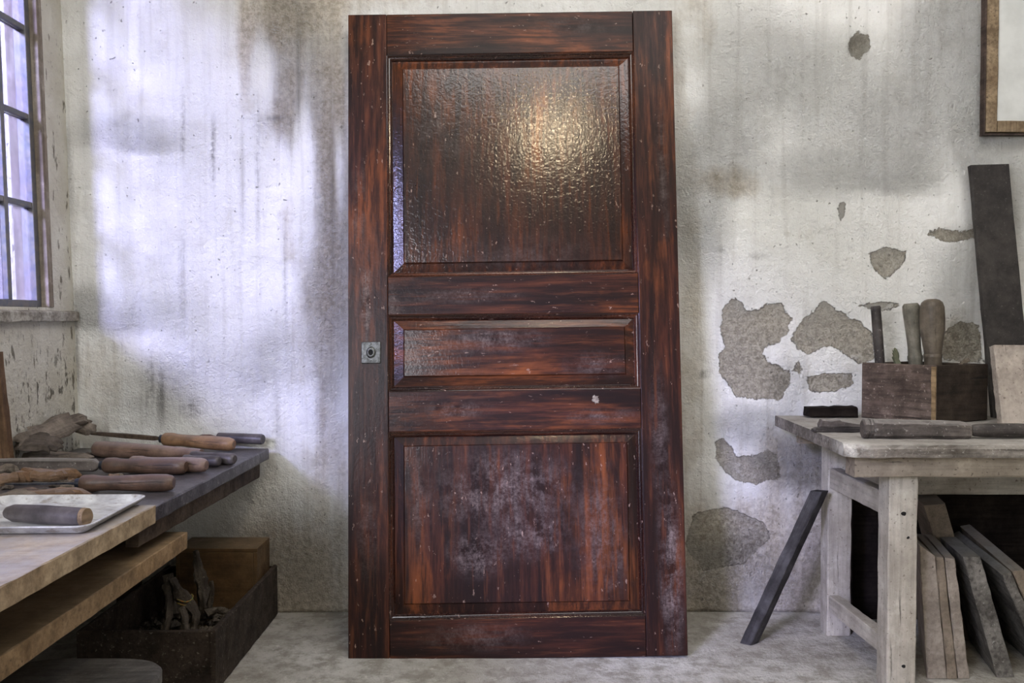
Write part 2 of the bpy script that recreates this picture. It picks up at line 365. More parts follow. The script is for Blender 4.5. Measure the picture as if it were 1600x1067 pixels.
# floor: lightly uneven slab
def floor():
    x0, x1, y0, y1 = -1.75, 2.7, -3.2, 3.02; nx, ny = 90, 120; rs = np.random.RandomState(5)
    v = []
    for j in range(ny + 1):
        for i in range(nx + 1): v.append((x0 + (x1 - x0) * i / nx, y0 + (y1 - y0) * j / ny, float(rs.rand() - .8) * .0016))
    f = [(j * (nx + 1) + i, j * (nx + 1) + i + 1, (j + 1) * (nx + 1) + i + 1, (j + 1) * (nx + 1) + i) for j in range(ny) for i in range(nx)]
    n0 = len(v); v += [(x0, y0, -.15), (x1, y0, -.15), (x1, y1, -.15), (x0, y1, -.15)]; f.append((n0, n0 + 3, n0 + 2, n0 + 1))
    o = raw('floor', v, f, m_floor, frame=Matrix.Identity(4), smooth=True); tag(o, kind='structure')
floor()
tag(box('ceiling', m_ceiling, (-1.8, 2.75, -3.25, 3.25, CEIL, CEIL + .15), bevel=0), kind='structure')
tag(box('wall_right', m_dimwall, (2.6, 2.8, -3.2, 3.1, 0, CEIL), bevel=0), kind='structure')
tag(box('wall_front', m_dimwall, (-1.8, 2.8, -3.3, -3.1, 0, CEIL), bevel=0), kind='structure')
# left wall with two window openings, each piece a leaning block of the same wall mesh
WY1, WY0, WZ0, WZ1 = 2.865, 1.03, 1.03, 2.44
V2Y1, V2Y0 = .55, -1.3
def wall_left():
    V, Fc = [], []
    def blk(y0, y1, z0, z1):
        n = len(V)
        for xo in (0, 1):
            for y in (y0, y1):
                for z in (z0, z1): V.append((WX(z) if xo else -1.60, y, z))
        for f in boxv(0, 1, 0, 1, 0, 1)[1]: Fc.append(tuple(n + i for i in f))
    blk(-3.2, 3.01, 0, WZ0); blk(-3.2, 3.01, WZ1, CEIL)
    blk(WY1, 3.01, WZ0, WZ1); blk(V2Y1, WY0, WZ0, WZ1); blk(-3.2, V2Y0, WZ0, WZ1)
    return tag(raw('wall_left', V, Fc, m_wallL, frame=Matrix.Identity(4)), kind='structure')
def build_wallL():
    g = G('spotted_side_plaster'); O = g.obj()
    nm = g.noise(O, 8, 5, .6); nf = g.noise(O, 60, 5, .7)
    c = g.mix(g.rng(nm, .35, .65), (.70, .68, .61), (.58, .55, .47))
    z = g.n.new('ShaderNodeSeparateXYZ'); g.put(z.inputs[0], O)
    low = g.rng(z.outputs[2], 1.02, .8, .0, 1.)
    sp = g.noise(g.obj((1, 4.5, 1.3)), 7.5, 4, .62)
    c = g.mix(g.math('MULTIPLY', g.rng(sp, .60, .64, 0, .85), 1.0), c, (.13, .115, .085))
    s2 = g.noise(g.obj((1, 3.2, 1.6), loc=(2, 5, 1)), 8.5, 5, .7)
    c = g.mix(g.math('MULTIPLY', g.rng(s2, .57, .62, 0, .85), low), c, (.09, .08, .06))
    c = g.mix(g.rng(nf, .62, .7, 0, .6), c, (.2, .18, .15))
    return g.out(c, .9, g.bump(g.math('ADD', nf, nm), 1, .012), Specular_IOR_Level=.15)
m_wallL = build_wallL()
wall_left()

m_steel = G('weathered_steel')
def build_metal(g, c1, c2, rough=.55, metal=.6, sc=40):
    n = g.noise(g.obj(), sc, 5, .65); return g.out(g.mix(g.rng(n, .4, .62), c1, c2), rough, g.bump(n, .35, .001), Metallic=metal)
m_steel = build_metal(m_steel, sr(92, 95, 102), sr(112, 108, 104), .5, .3)
m_rust = wood('weathered_window_wood', sr(104, 92, 80), sr(146, 134, 120), sr(160, 152, 140), 2, dist=.002, grime=.4)
def window(name, y0, y1, nrow_z, cols, label):
    xin = .02
    root = empty(name, (WX(1.0), (y0 + y1) / 2, WZ0), kind='structure')
    def bar(nm, ya, yb, za, zb, d0, d1, m):
        V = [(WX(z) + (d1 if xo else d0), y, z) for xo in (0, 1) for y in (ya, yb) for z in (za, zb)]
        return part(nm, V, boxv(0, 1, 0, 1, 0, 1)[1], m, root, Matrix.Translation((WX(za), (ya + yb) / 2, za)), bevel=.002)
    e = .004
    bar('outer_frame', y1 - .030, y1, WZ0, WZ1, -.10, .004, m_rust); bar('outer_frame', y0, y0 + .05, WZ0, WZ1, -.10, .004, m_rust)
    bar('outer_frame', y0 + .05, y1 - .030, WZ1 - .05, WZ1, -.10, .004, m_rust)
    ya, yb = y0 + .05, y1 - .030
    bar('casement_stile', yb - .026, yb, WZ0, WZ1 - .05, -.06, -.02, m_steel); bar('casement_stile', ya, ya + .026, WZ0, WZ1 - .05, -.06, -.02, m_steel)
    bar('casement_rail', ya + .026, yb - .026, WZ0, WZ0 + .022, -.06, -.02, m_steel)
    ys = [ya + .013 + (yb - ya - .026) * i / cols for i in range(cols + 1)]
    zs = nrow_z
    for y in ys[1:-1]: bar('muntin', y - .010, y + .010, WZ0 + .022, WZ1 - .05, -.055, -.022, m_steel)
    for z in zs[1:-1]:
        for a, b in zip(ys[:-1], ys[1:]): bar('glazing_bar', a + .011, b - .011, z - .009, z + .009, -.052, -.024, m_steel)
    for a, b in zip(ys[:-1], ys[1:]):
        for c, d in zip(zs[:-1], zs[1:]): bar('pane', a + .0105, b - .0105, c + .0095, d - .0095, -.040, -.036, m_glass)
    return root
ZS = [1.035, 1.350, 1.626, 1.902, 2.17, 2.40]
w1 = window('window_1', WY0, WY1, ZS, 11, '')
w2 = window('window_2', V2Y0, V2Y1, ZS, 8, '')
m_sill = wood('sill_wood', sr(120, 112, 100), sr(165, 160, 150), sr(185, 182, 174), 1, spots=sr(70, 55, 45), dist=.002)
for r_, a, b in ((w1, .9, 2.985), (w2, -1.4, .65)):
    plank('window_sill', m_sill, [(WX(1) - .05, a, .985), (WX(1) + .022, a, .985), (WX(1) + .022, a, 1.017), (WX(1) - .05, a, 1.028)],
          [(WX(1) - .05, b, .985), (WX(1) + .022, b, .985), (WX(1) + .022, b, 1.017), (WX(1) - .05, b, 1.028)], r_, n=30, jit=.0012)

# ------------------------------------------------------------------ the panelled door
YB, YT = 2.70, 2.945
pB, pT = PY(809, 1028, YB), PY(797, 19, YT)
pl_o = PZ(809.5, 1028.5, 0.0)
# front plane passes through the bottom edge on the floor and the top edge near the wall
yb = pl_o.y
nrm = Vector((0, -(PY(797, 19, 2.925).z), 2.925 - yb)).normalized()    # tilted back towards the wall
plane_p = Vector((0, yb, 0))
def DP(px, py, off=0.0):
    d = ray(px, py); t = (plane_p - CAM).dot(nrm) / d.dot(nrm); p = CAM + d * t
    return p + nrm * off
dbl, dbr, dtl = DP(544, 1033), DP(1075, 1024), DP(544, 23)
DF = frame_of(dbl, dbr - dbl, zhint=dtl - dbl)      # local x across, z up the door, y into it
# local z must be in plane
def build_door_wood(name, axis, wears, seed, gloss=.34, orange=.6, coat=0.08, ripple=.5):
    g = G(name); L = (seed * 3.1, seed, seed * 1.7)
    s1 = [16, 16, 16]; s1[axis] = 1.6; s2 = [70, 70, 70]; s2[axis] = 5; s3 = [5, 5, 5]; s3[axis] = 1.8
    a = g.noise(g.obj(s1, loc=L), 1, 7, .65, .4); b = g.noise(g.obj(s2, loc=L), 1, 5, .65); c3 = g.noise(g.obj(s3, loc=L), 1, 5, .65, .5)
    f = g.noise(g.obj((1, 1, 1), loc=L), 120, 4, .7)
    c = g.mix(g.rng(a, .38, .62), sr(28, 14, 11), sr(70, 36, 24))
    c = g.mix(g.math('MULTIPLY', g.rng(c3, .50, .68, 0, orange * 1.4), g.rng(a, .35, .6, .3, 1)), c, sr(132, 72, 34))
    c = g.mix(g.rng(c3, .46, .32, 0, .75), c, sr(36, 20, 18))
    c = g.mix(g.rng(b, .46, .58, 0, .75), c, sr(26, 12, 10))
    c = g.mix(g.rng(b, .44, .32, 0, .22), c, sr(140, 84, 56))
    w_ = None
    for (px, py, rx, ry, st) in wears:
        p = DF.inverted() @ DP(px, py)
        k = g.math('MULTIPLY', g.blob((p.x, 0, p.z), (rx * .00195, .2, ry * .00195)), st)
        w_ = k if w_ is None else g.math('MAXIMUM', w_, k)
    det = g.math('ADD', g.math('MULTIPLY', b, .5), g.math('MULTIPLY', f, .5))
    if w_ is not None:
        wm = g.math('MULTIPLY', w_, g.rng(det, .40, .62))
        wm = g.math('MULTIPLY', wm, g.rng(g.noise(g.obj((1, 1, 1), loc=L), 22, 6, .7), .40, .62))
        c = g.mix(g.math('MINIMUM', wm, .75), c, sr(146, 130, 124))
    sc = [1, 1, 1]; sc[axis] = .45
    sp = g.rng(g.noise(g.obj(sc, loc=L), 95, 3, .6), .665, .70)
    spb = g.rng(g.noise(g.obj((1, 1, 1), loc=L), 9, 3), .4, .6)
    c = g.mix(g.math('MULTIPLY', g.math('MULTIPLY', sp, spb), .6), c, sr(176, 150, 135))
    ro = g.rng(det, .3, .7, gloss, gloss + .25)
    if w_ is not None: ro = g.math('ADD', ro, g.math('MULTIPLY', w_, .25))
    rip = g.noise(g.obj((1, 1, 1), loc=L), 85, 2, .5, .8)
    nb = g.bump(rip, ripple, .0008); nb = g.bump(b, .5, .0010, nb)
    return g.out(c, ro, nb, Specular_IOR_Level=.16, Coat_Weight=coat, Coat_Roughness=.13, Coat_Normal=nb)
mD_sl = build_door_wood('door_left_stile_wood', 2, [(572, 470, 14, 90, 1.0), (575, 840, 25, 90, .4), (560, 330, 20, 120, .3)], 1.3)
mD_sr = build_door_wood('door_right_stile_wood', 2, [(1048, 880, 26, 190, .9), (1030, 680, 22, 160, .45), (1035, 260, 14, 200, .3)], 2.7)
mD_r1 = build_door_wood('door_top_rail_wood', 0, [(900, 40, 120, 25, .2)], 3.1)
mD_r2 = build_door_wood('door_lock_rail_wood', 0, [(720, 462, 130, 18, .45), (615, 475, 18, 45, .6)], 4.9)
mD_r3 = build_door_wood('door_middle_rail_wood', 0, [(716, 640, 70, 18, .7), (940, 650, 80, 18, .4)], 6.2, orange=.75)
mD_r4 = build_door_wood('door_bottom_rail_wood', 0, [(740, 995, 110, 30, .45)], 7.4, orange=.4)
mD_p1 = build_door_wood('door_upper_panel_wood', 2, [(690, 200, 80, 120, .22), (820, 400, 200, 50, .2)], 8.8, gloss=.2, coat=.8, ripple=.9)
mD_p2 = build_door_wood('door_small_panel_wood', 0, [(760, 530, 130, 30, .6), (930, 570, 80, 30, .35)], 9.6, coat=.45, gloss=.28)
mD_p3 = build_door_wood('door_lower_panel_wood', 2, [(790, 770, 150, 90, .75), (745, 865, 60, 50, .95), (830, 830, 90, 60, .6), (940, 830, 60, 140, .45), (655, 780, 30, 120, .35)], 11.2, coat=.35, gloss=.3)
mD_m = build_door_wood('door_moulding_wood', 2, [], 12.5, orange=.2, gloss=.16, coat=.9, ripple=.15)
mD_h = build_door_wood('door_moulding_wood_across', 0, [], 13.5, orange=.2, gloss=.16, coat=.9, ripple=.15)

door = empty('panel_door', (0, 0, 0), 'tall dark red-brown panelled wooden door leaning against the plaster wall', 'door', frame=DF)
TK = .038
def slab(name, q, m, thick=TK, n=1):
    """q: four pixels TL, TR, BR, BL of the face"""
    fr = [DP(*p) for p in q]; bk = [p - nrm * thick for p in fr]
    v = fr + bk; f = [(0, 1, 2, 3), (7, 6, 5, 4), (0, 4, 5, 1), (1, 5, 6, 2), (2, 6, 7, 3), (3, 7, 4, 0)]
    return part(name, v, f, m, door, DF, bevel=.0018)
lx = lambda y: 603.5 + (y - 80) * .0052      # inner edge of the left stile, outer lines of the openings
rx = lambda y: 990 + (y - 80) * .0215
slab('stile', [(544, 23), (lx(22) + .2, 22.2), (lx(1032), 1032), (544, 1033)], mD_sl)
slab('stile', [(rx(17), 16.8), (1050, 16), (1075, 1024), (rx(1025), 1025.2)], mD_sr)
g_ = .7
def rail(tl, tr, bl, br, m): slab('rail', [(lx(tl) + g_, tl), (rx(tr) - g_, tr), (rx(br) - g_, br), (lx(bl) + g_, bl)], m)
rail(22.6, 17.2, 86, 80, mD_r1); rail(433, 427, 492, 488, mD_r2); rail(612, 607, 675, 669, mD_r3); rail(970, 962, 1031.6, 1025.6, mD_r4)
def opening(O, Fq, m, mats_mold):
    # O: opening corners TL TR BR BL, Fq: field corners
    O = [DP(*p) for p in O]; Fq = [DP(*p) for p in Fq]
    c = sum(O, Vector()) / 4
    def inset(Q, d):
        out = []
        for i in range(4):
            a, b, n = Q[i], Q[(i - 1) % 4], Q[(i + 1) % 4]
            out.append(a + (b - a).normalized() * d + (n - a).normalized() * d)
        return out
    prof = [(0, -.006), (0, -.0003), (.0010, .0004), (.0022, -.0002), (.0066, -.0044), (.0070, -.0064), (.0100, -.0070), (.0112, -.0078), (.0150, -.0118), (.0162, -.0150), (.0165, -.022)]
    rings = [[p + nrm * z for p in inset(O, d)] for d, z in prof]
    for side in range(4):
        v = []; f = []
        for r in rings: v += [r[side], r[(side + 1) % 4]]
        for i in range(len(rings) - 1): f.append((2 * i, 2 * i + 1, 2 * i + 3, 2 * i + 2))
        n = len(rings); f.append(tuple(range(0, 2 * n, 2))); f.append(tuple(range(2 * n - 1, 0, -2))); f.append((0, 2 * n - 2, 2 * n - 1, 1))
        part('moulding', v, f, (mD_h, mD_m)[side % 2], door, DF)
    # raised panel
    outer = inset(O, .0125)
    tt = [(0, -.020), (0.0, -.0172), (.45, -.0128), (.89, -.0088), (.90, -.0080), (.965, -.0046), (.985, -.0034), (1, -.0031)]
    rings = [[o_.lerp(f_, t) + nrm * z for o_, f_ in zip(outer, Fq)] for t, z in tt]
    v, f = loft(rings, caps=False); f.append(tuple(range(len(v) - 4, len(v)))); f.append((0, 1, 2, 3))
    part('panel', v, f, m, door, DF)
opening([(lx(86), 86), (rx(80), 80), (rx(427), 427), (lx(433), 433)], [(630, 108), (966, 103), (972, 405), (632, 410)], mD_p1, None)
opening([(lx(492), 492), (rx(488), 488), (rx(607), 607), (lx(612), 612)], [(632, 516), (975, 511), (977, 583), (632, 587)], mD_p2, None)
opening([(lx(675), 675), (rx(669), 669), (rx(962), 962), (lx(970), 970)], [(632, 698), (979, 692), (983, 938), (633, 943)], mD_p3, None)
# square escutcheon with a bossed keyhole
m_iron = build_metal(G('old_iron'), sr(104, 106, 102), sr(60, 60, 56), .45, .6, 120)
m_black = build_metal(G('hole_and_knot_black'), (.004, .004, .004), (.008, .007, .006), .9, 0)
ec = DF.inverted() @ DP(580, 551)
def dl(x, y, z): return DF @ Vector((x, y, z))
def esc():
    s = .0295; V, Fc = [], []
    rings = []
    for d, h in ((0, 0), (0, -.0035), (.0015, -.005), (.006, -.0052)):
        rings.append([dl(ec.x + a * (s - d), h, ec.z + b * (s * 1.12 - d)) for a, b in ((-1, -1), (1, -1), (1, 1), (-1, 1))])
    v, f = loft(rings); o = part('keyhole_plate', v, f, m_iron, door, DF); tag(o, 'square grey iron keyhole plate')
    n = 20; rings = []
    for r, h in ((.017, -.0045), (.0150, -.008), (.0115, -.0098), (.0085, -.0095), (.0075, -.004)):
        rings.append([dl(ec.x + r * .9 * math.cos(2 * math.pi * k / n), h, ec.z + r * 1.1 * math.sin(2 * math.pi * k / n)) for k in range(n)])
    v, f = loft(rings, False); part('boss', v, f, m_iron, o, DF, smooth=True)
    rings = [[dl(ec.x + .0001 + .0082 * math.cos(2 * math.pi * k / n), h, ec.z + .0092 * math.sin(2 * math.pi * k / n)) for k in range(n)] for h in (-.0052, -.0062)]
    v, f = loft(rings); part('keyhole', v, f, m_black, o, DF)  # black disc stands for the dark inside the keyhole
    for a in (-1, 1):
        q = dl(ec.x + a * .0, -.0052, ec.z + a * .026)
        M = frame_of(q, nrm, Vector((1, 0, 0))); lathe('screw', m_iron, [(0, .003), (.001, .003), (.0016, .0018), (.0017, .0001)], o, M, 10)
esc()
# pale chipped knot on the middle rail
m_putty = build_metal(G('old_putty'), sr(150, 140, 125), sr(105, 95, 85), .9, 0, 150)
kc = DF.inverted() @ DP(931, 624); rr = random.Random(4)
ring = [dl(kc.x + (.0105 + rr.uniform(-.004, .0035)) * math.cos(t * 2 * math.pi / 22), -.0002, kc.z + (.0125 + rr.uniform(-.004, .004)) * math.sin(t * 2 * math.pi / 22)) for t in range(22)]
top = [dl(kc.x, -.0002, kc.z).lerp(p, .8) + nrm * .0016 for p in ring]; top2 = [dl(kc.x, -.0002, kc.z).lerp(p, .45) + nrm * .0006 for p in ring]
v, f = loft([ring, top, top2]); tag(part('chipped_knot', v, f, m_putty, door, DF), 'pale chipped plug on the rail')

# ------------------------------------------------------------------ right workbench
m_bench = wood('bench_top_wood', sr(96, 88, 80), sr(135, 128, 120), sr(155, 148, 140), 0, spots=sr(190, 186, 178), dust=sr(176, 172, 166), dust_amt=.7, dist=.004, bumps=.8, paint=(tuple(PZ(1326, 700, .66) - Vector((1.5, 2.6, 0))), (.09, .12, .05), sr(215, 212, 205)))
m_pale = wood('pale_dusty_wood', sr(158, 149, 136), sr(186, 178, 165), sr(200, 194, 182), 0, grime=.3, spots=sr(105, 94, 80), dust=sr(165, 160, 152), dust_amt=.5, fine=.5)
m_apron = wood('apron_wood', sr(128, 116, 102), sr(158, 146, 130), sr(170, 158, 142), 0, grime=.3, spots=sr(90, 80, 70), fine=.5)
ZT = .674
bench = empty('workbench', (1.5, 2.6, 0), 'weathered pale wooden workbench at the right with a thick dusty top', 'workbench')
bl_t = PZ(1211, 649, ZT); fl_t = PZ(1323, 694, ZT)
def bench_top():
    r = random.Random(12); X1 = 2.3; n = 60; v = []; f = []
    yb_, yf_ = bl_t.y, fl_t.y; rings = []
    for i in range(n + 1):
        t = i / n; xb = lerp(bl_t.x, X1, t); xf = lerp(fl_t.x, X1, t); j = r.uniform(-.0025, .0025); k = r.uniform(0, .004); zz = r.uniform(-.001, .001)
        e = .02 * max(0, 1 - t * 30)   # rounded broken corner at the front left
        th = .034
        rings.append([(xf, yf_ + e + j, ZT - th - r.uniform(0, .002)), (xf, yf_ - .002 + e + j * .5, ZT - .012), (xf, yf_ + .002 + e + k, ZT - .003 + zz), (xf, yf_ + .010 + e + k, ZT + zz),
                      ((xf + xb) / 2, (yf_ + yb_) / 2, ZT + zz), (xb, yb_ - .004, ZT), (xb, yb_, ZT - .004), (xb, yb_, ZT - th)])
    # worn left end
    for a in rings[0:1]:
        pass
    v, f = loft(rings)
    o = part('bench_top', v, f, m_bench, bench)
    return o
bench_top()
APZ = ZT - .036
def leg(px0, px1, Yf, ztop, dy, dx, seed, lab=None):
    x0 = PY(px0, 800, Yf).x; x1 = PY(px1, 800, Yf).x
    return plank('leg', m_pale, quad_z(0, x0, x1, Yf, Yf + dy), quad_z(ztop, x0, x1, Yf, Yf + dy), bench, n=20, jit=.0009, seed=seed), x0, x1
YL = 2.345
_, fx0, fx1 = leg(1389, 1434, YL, APZ - .055, .07, 0, 21)
_, bx0, bx1 = leg(1294, 1331, 2.775, APZ, .065, 0, 22)
# far pair of legs beyond the frame
for yy, zt in ((YL, APZ - .055), (2.775, APZ)):
    plank('leg', m_pale, quad_z(0, 2.12, 2.19, yy, yy + .068), quad_z(zt, 2.12, 2.19, yy, yy + .068), bench, n=8, seed=31)
ap0 = PY(1335, 730, YL - .03).x
plank('front_apron', m_apron, quad_x(ap0, YL - .032, YL + .03, APZ - .055, APZ - .001), quad_x(2.22, YL - .032, YL + .03, APZ - .055, APZ - .001), bench, n=24, jit=.001, seed=23)
plank('side_apron', m_pale, quad_y(YL + .031, bx0 + .03, bx0 + .05, APZ - .05, APZ - .002), quad_y(2.774, bx0 + .03, bx0 + .05, APZ - .05, APZ - .002), bench, n=8, seed=24)
xr = PY(1249, 694, 2.86).x
plank('back_apron', m_apron, quad_x(xr, 2.85, 2.89, APZ - .045, APZ - .001), quad_x(2.2, 2.85, 2.89, APZ - .045, APZ - .001), bench, n=16, seed=25)
def stretcher(zt0, zt1, h, seed):
    A = [(bx0 + .004, 2.774, zt0 - h), (bx0 + .040, 2.774, zt0 - h), (bx0 + .040, 2.774, zt0), (bx0 + .004, 2.774, zt0)]
    dx = fx0 + .004 - (bx0 + .004)
    B = [(p[0] + dx, YL + .071, p[2] + zt1 - zt0) for p in A]
    plank('stretcher', m_pale, A, B, bench, n=10, seed=seed)
stretcher(.528, .528, .062, 26); stretcher(.128, .135, .05, 27)
plank('stretcher', m_pale, quad_x(bx1 + .001, 2.80, 2.83, .44, .50), quad_x(2.119, 2.80, 2.83, .44, .50), bench, n=10, seed=28)
# nail holes and knots on the front leg
for (px, py, r_) in ((1412, 803, .007), (1412, 1041, .006), (1419, 840, .004)):
    p = PY(px, py, YL); M = frame_of(p + Vector((0, .003, 0)), (0, -1, 0), Vector((1, 0, 0)))
    lathe('knot', m_black, [(0, r_), (.0028, r_), (.0034, r_ * .6), (.0034, .0002)], bench, M, 12, wob=.25, seed=int(px))

m_black2 = wood('blackened_wood_and_shade', sr(22, 18, 16), sr(34, 28, 25), sr(40, 34, 30), 0, rough=.9, spec=.1)
bp = tag(box('shade_board', m_black2, (PY(1331, 900, 2.93).x, 2.55, 2.925, 2.955, 0, .60)), 'wide black board added against the wall to darken the space under the workbench', 'board')  # added board, supplies the deep shade under the bench

# box of handles
m_box_lit = wood('box_lit_wood', sr(62, 50, 44), sr(98, 84, 76), sr(122, 108, 100), 0, spots=sr(150, 138, 128), dist=.002)  # lighter copy for the left-facing panel, its brighter light put into the colour
m_boxe = wood('box_raw_edge', sr(120, 98, 70), sr(160, 135, 100), sr(170, 150, 120), 2)
m_box_shade = wood('box_shade_wood', sr(34, 27, 22), sr(52, 42, 34), sr(62, 52, 42), 0, dist=.002)  # darker copy of the box wood, shade of the other panels painted in
Lc, Nc, Rc = Vector((1.131, 2.875, 0)), Vector((1.279, 2.70, 0)), Vector((1.487, 2.79, 0)); Bc = Lc + Rc - Nc
Lc.x = PY(1347, 600, Lc.y).x; Nc.x = PY(1461, 600, Nc.y).x; Rc.x = PY(1543, 600, Rc.y).x; Bc = Lc + Rc - Nc
zb0, zb1 = ZT + .0015, PY(1461, 571, Nc.y).z
tb = empty('tool_box', (Nc.x, Nc.y, zb0), 'small open dark wooden box holding three upright tool handles on the workbench', 'box')
def wallpanel(name, a, b, inner, m, seed):
    d = (b - a).normalized(); nn = Vector((-d.y, d.x, 0)); 
    if (inner - a).dot(nn) < 0: nn = -nn
    t = .013
    A = [a + Vector((0, 0, zb0)), a + nn * t + Vector((0, 0, zb0)), a + nn * t + Vector((0, 0, zb1)), a + Vector((0, 0, zb1))]
    B = [b + Vector((0, 0, zb0)), b + nn * t + Vector((0, 0, zb0)), b + nn * t + Vector((0, 0, zb1)), b + Vector((0, 0, zb1))]
    return plank(name, m, A, B, tb, n=10, jit=.0006, seed=seed)
cen = (Lc + Rc) / 2
dRN = (Rc - Nc).normalized() * .0132; dLN = (Lc - Nc).normalized()
wallpanel('side_panel', Nc, Lc, cen, m_box_lit, 1)
wallpanel('side_panel', Nc + dLN * .0135, Rc + dLN * .0, cen, m_box_shade, 2)
wallpanel('side_panel', Rc + dLN * .0137, Bc, cen, m_box_shade, 3)
wallpanel('side_panel', Lc + dRN, Bc - dRN, cen, m_box_shade, 4)
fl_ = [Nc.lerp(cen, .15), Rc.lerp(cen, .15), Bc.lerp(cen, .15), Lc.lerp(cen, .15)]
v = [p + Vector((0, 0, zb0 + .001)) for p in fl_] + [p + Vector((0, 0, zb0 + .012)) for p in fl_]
part('bottom_panel', v, [(0, 1, 2, 3), (7, 6, 5, 4), (0, 4, 5, 1), (1, 5, 6, 2), (2, 6, 7, 3), (3, 7, 4, 0)], m_box_shade, tb)
e0 = Nc + (dLN * .004)
plank('raw_edge', m_boxe, [Nc + Vector((-.001, -.0012, zb0)), Nc + Vector((.004, .0002, zb0)), Nc + dLN * .004 + Vector((.002, 0, zb0)), Nc + dLN * .010 + Vector((-.0008, -.0008, zb0))],
      [Nc + Vector((-.001, -.0012, zb1 - .004)), Nc + Vector((.004, .0002, zb1 - .004)), Nc + dLN * .004 + Vector((.002, 0, zb1 - .004)), Nc + dLN * .012 + Vector((-.0008, -.0008, zb1 - .004))], tb, n=10, jit=.0006, ch=.0008)

m_darkrod = wood('dark_rod', sr(46, 42, 42), sr(66, 60, 58), sr(90, 84, 80), 0, rough=.5, dist=.001, spots=sr(140, 135, 130))
m_greyh = wood('grey_green_handle', sr(92, 90, 80), sr(122, 118, 106), sr(140, 134, 122), 0, rough=.5, dist=.001, fine=.5)
m_brownh = wood('grey_brown_handle', sr(78, 68, 58), sr(104, 94, 82), sr(125, 116, 104), 0, rough=.42, dist=.001, fine=.4)
m_neck = wood('red_brown_neck', sr(78, 55, 48), sr(100, 72, 62), sr(110, 84, 74), 0, rough=.5)
def upright(name, label, pt, pb, Yt, Yb, prof, m, ferr=None):
    """prof: list of (t, radius px) measured from top (t=0) to rim (t=1); runs on to the box floor"""
    a, b = PY(*pt, Yt), PY(*pb, Yb); d = b - a; L = d.length; ext = (zb0 + .016 - b.z) / d.z * 1.0
    b2 = b + d * ext; M = frame_of(b2, a - b2, Vector((0, 1, 0))); H = (a - b2).length
    root = empty(name, b2, label, 'tool handle', frame=M)
    k = (Yt) / FPX
    pr = [(H - t * L, r_ * k) for t, r_ in prof]
    last = pr[-1]; pr.append((max(0.02, last[0] - .02), last[1] * .95)); 
    lathe('handle', m, pr[::-1], root, M, 24, wob=.03, seed=3)
    lathe('tang', m_darkrod, [(.01, .004), (pr[-1][0] + .002, .006)], root, M, 10)
    if ferr: lathe('collar', ferr, [(last[0] - .016, last[1] * k * 0 + pr[-1][1] * 1.02), (last[0] + .028, pr[-1][1] * 1.08), (last[0] + .030, pr[-1][1] * .9)], root, M, 24)
    return root
upright('punch', 'thin dark cylindrical tool handle, leftmost in the wooden box', (1368, 478), (1375, 568), 2.868, 2.868,
        [(0, 1), (.0, 6.5), (.03, 8), (.08, 7.6), (.5, 7.6), (1, 7.6), (1.3, 7.5)], m_darkrod)
upright('upright_chisel', 'grey-green waisted wooden handle, middle one in the wooden box', (1423, 474), (1431, 572), 2.85, 2.85,
        [(0, 1), (0, 10), (.04, 13), (.12, 13.2), (.4, 11), (.7, 9.6), (.82, 10.2), (.84, 11.4), (.88, 11.6), (.92, 10.6), (1.1, 11)], m_greyh)
upright('upright_file', 'fat rounded brown tool handle, rightmost and tallest in the wooden box', (1456, 467), (1458, 574), 2.80, 2.80,
        [(0, .5), (.0, 6), (.015, 11), (.05, 15.5), (.12, 18), (.3, 18.6), (.45, 18), (.6, 15.5), (.75, 13.2), (.80, 12.8), (.81, 13.6), (.85, 13.7), (.87, 13), (1.2, 13)], m_brownh)
def flake(name, m, c, L, W, T, M, seed, parent=None, curl=.0):
    """irregular split flake: outline polygon with thickness, layered edge"""
    r = random.Random(seed); n = 26; pts = []
    for i in range(n):
        a = 2 * math.pi * i / n; q = 1 - .38 * r.random() * (1 if i % 2 else .35)
        pts.append((L / 2 * math.copysign(abs(math.cos(a)) ** .8, math.cos(a)) * q, W / 2 * math.copysign(abs(math.sin(a)) ** .8, math.sin(a)) * q))
    def pos(x, y, z): return M @ Vector((x, y, z + curl * (1 - (2 * x / L) ** 2) + .25 * T * math.sin(x / L * 9 + seed)))
    rings = [[pos(x * .93, y * .9, 0) for x, y in pts], [pos(x, y, T * .3) for x, y in pts], [pos(x * .96, y * .93, T * .65) for x, y in pts], [pos(x * .80, y * .72, T * (1 + .25 * r.random())) for x, y in pts], [pos(x * .4, y * .3, T * 1.1) for x, y in pts]]
    v, f = loft(rings); return part(name, v, f, m, parent, M)
m_leafy = wood('greenish_chip', sr(80, 84, 66), sr(104, 106, 86), sr(116, 116, 96), 0)
p = PY(1400, 560, 2.82)
o = flake('wood_chip', m_leafy, None, .075, .026, .006, frame_of(p, (-.25, 0, 1), Vector((0, -1, 0))), 5); tag(o, 'small green-grey pointed chip sticking up from the wooden box', 'chip')
p = PY(1506, 566, 2.84)
o = flake('wood_chip', m_brownh, None, .05, .02, .006, frame_of(p, (1, 0, .6), Vector((0, -1, 0))), 6); tag(o, 'small brown chip poking over the right rim of the wooden box', 'chip')

# dark bar behind the box
a = PY(1263, 640, 2.88).x
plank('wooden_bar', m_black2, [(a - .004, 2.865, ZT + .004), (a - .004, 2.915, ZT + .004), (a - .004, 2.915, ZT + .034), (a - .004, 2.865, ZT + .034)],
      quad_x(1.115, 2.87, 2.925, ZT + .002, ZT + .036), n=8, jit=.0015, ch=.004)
bpy.data.objects['wooden_bar']; tag(bpy.data.objects['wooden_bar'], 'short blackened wooden bar lying left of the handle box on the workbench', 'bar')

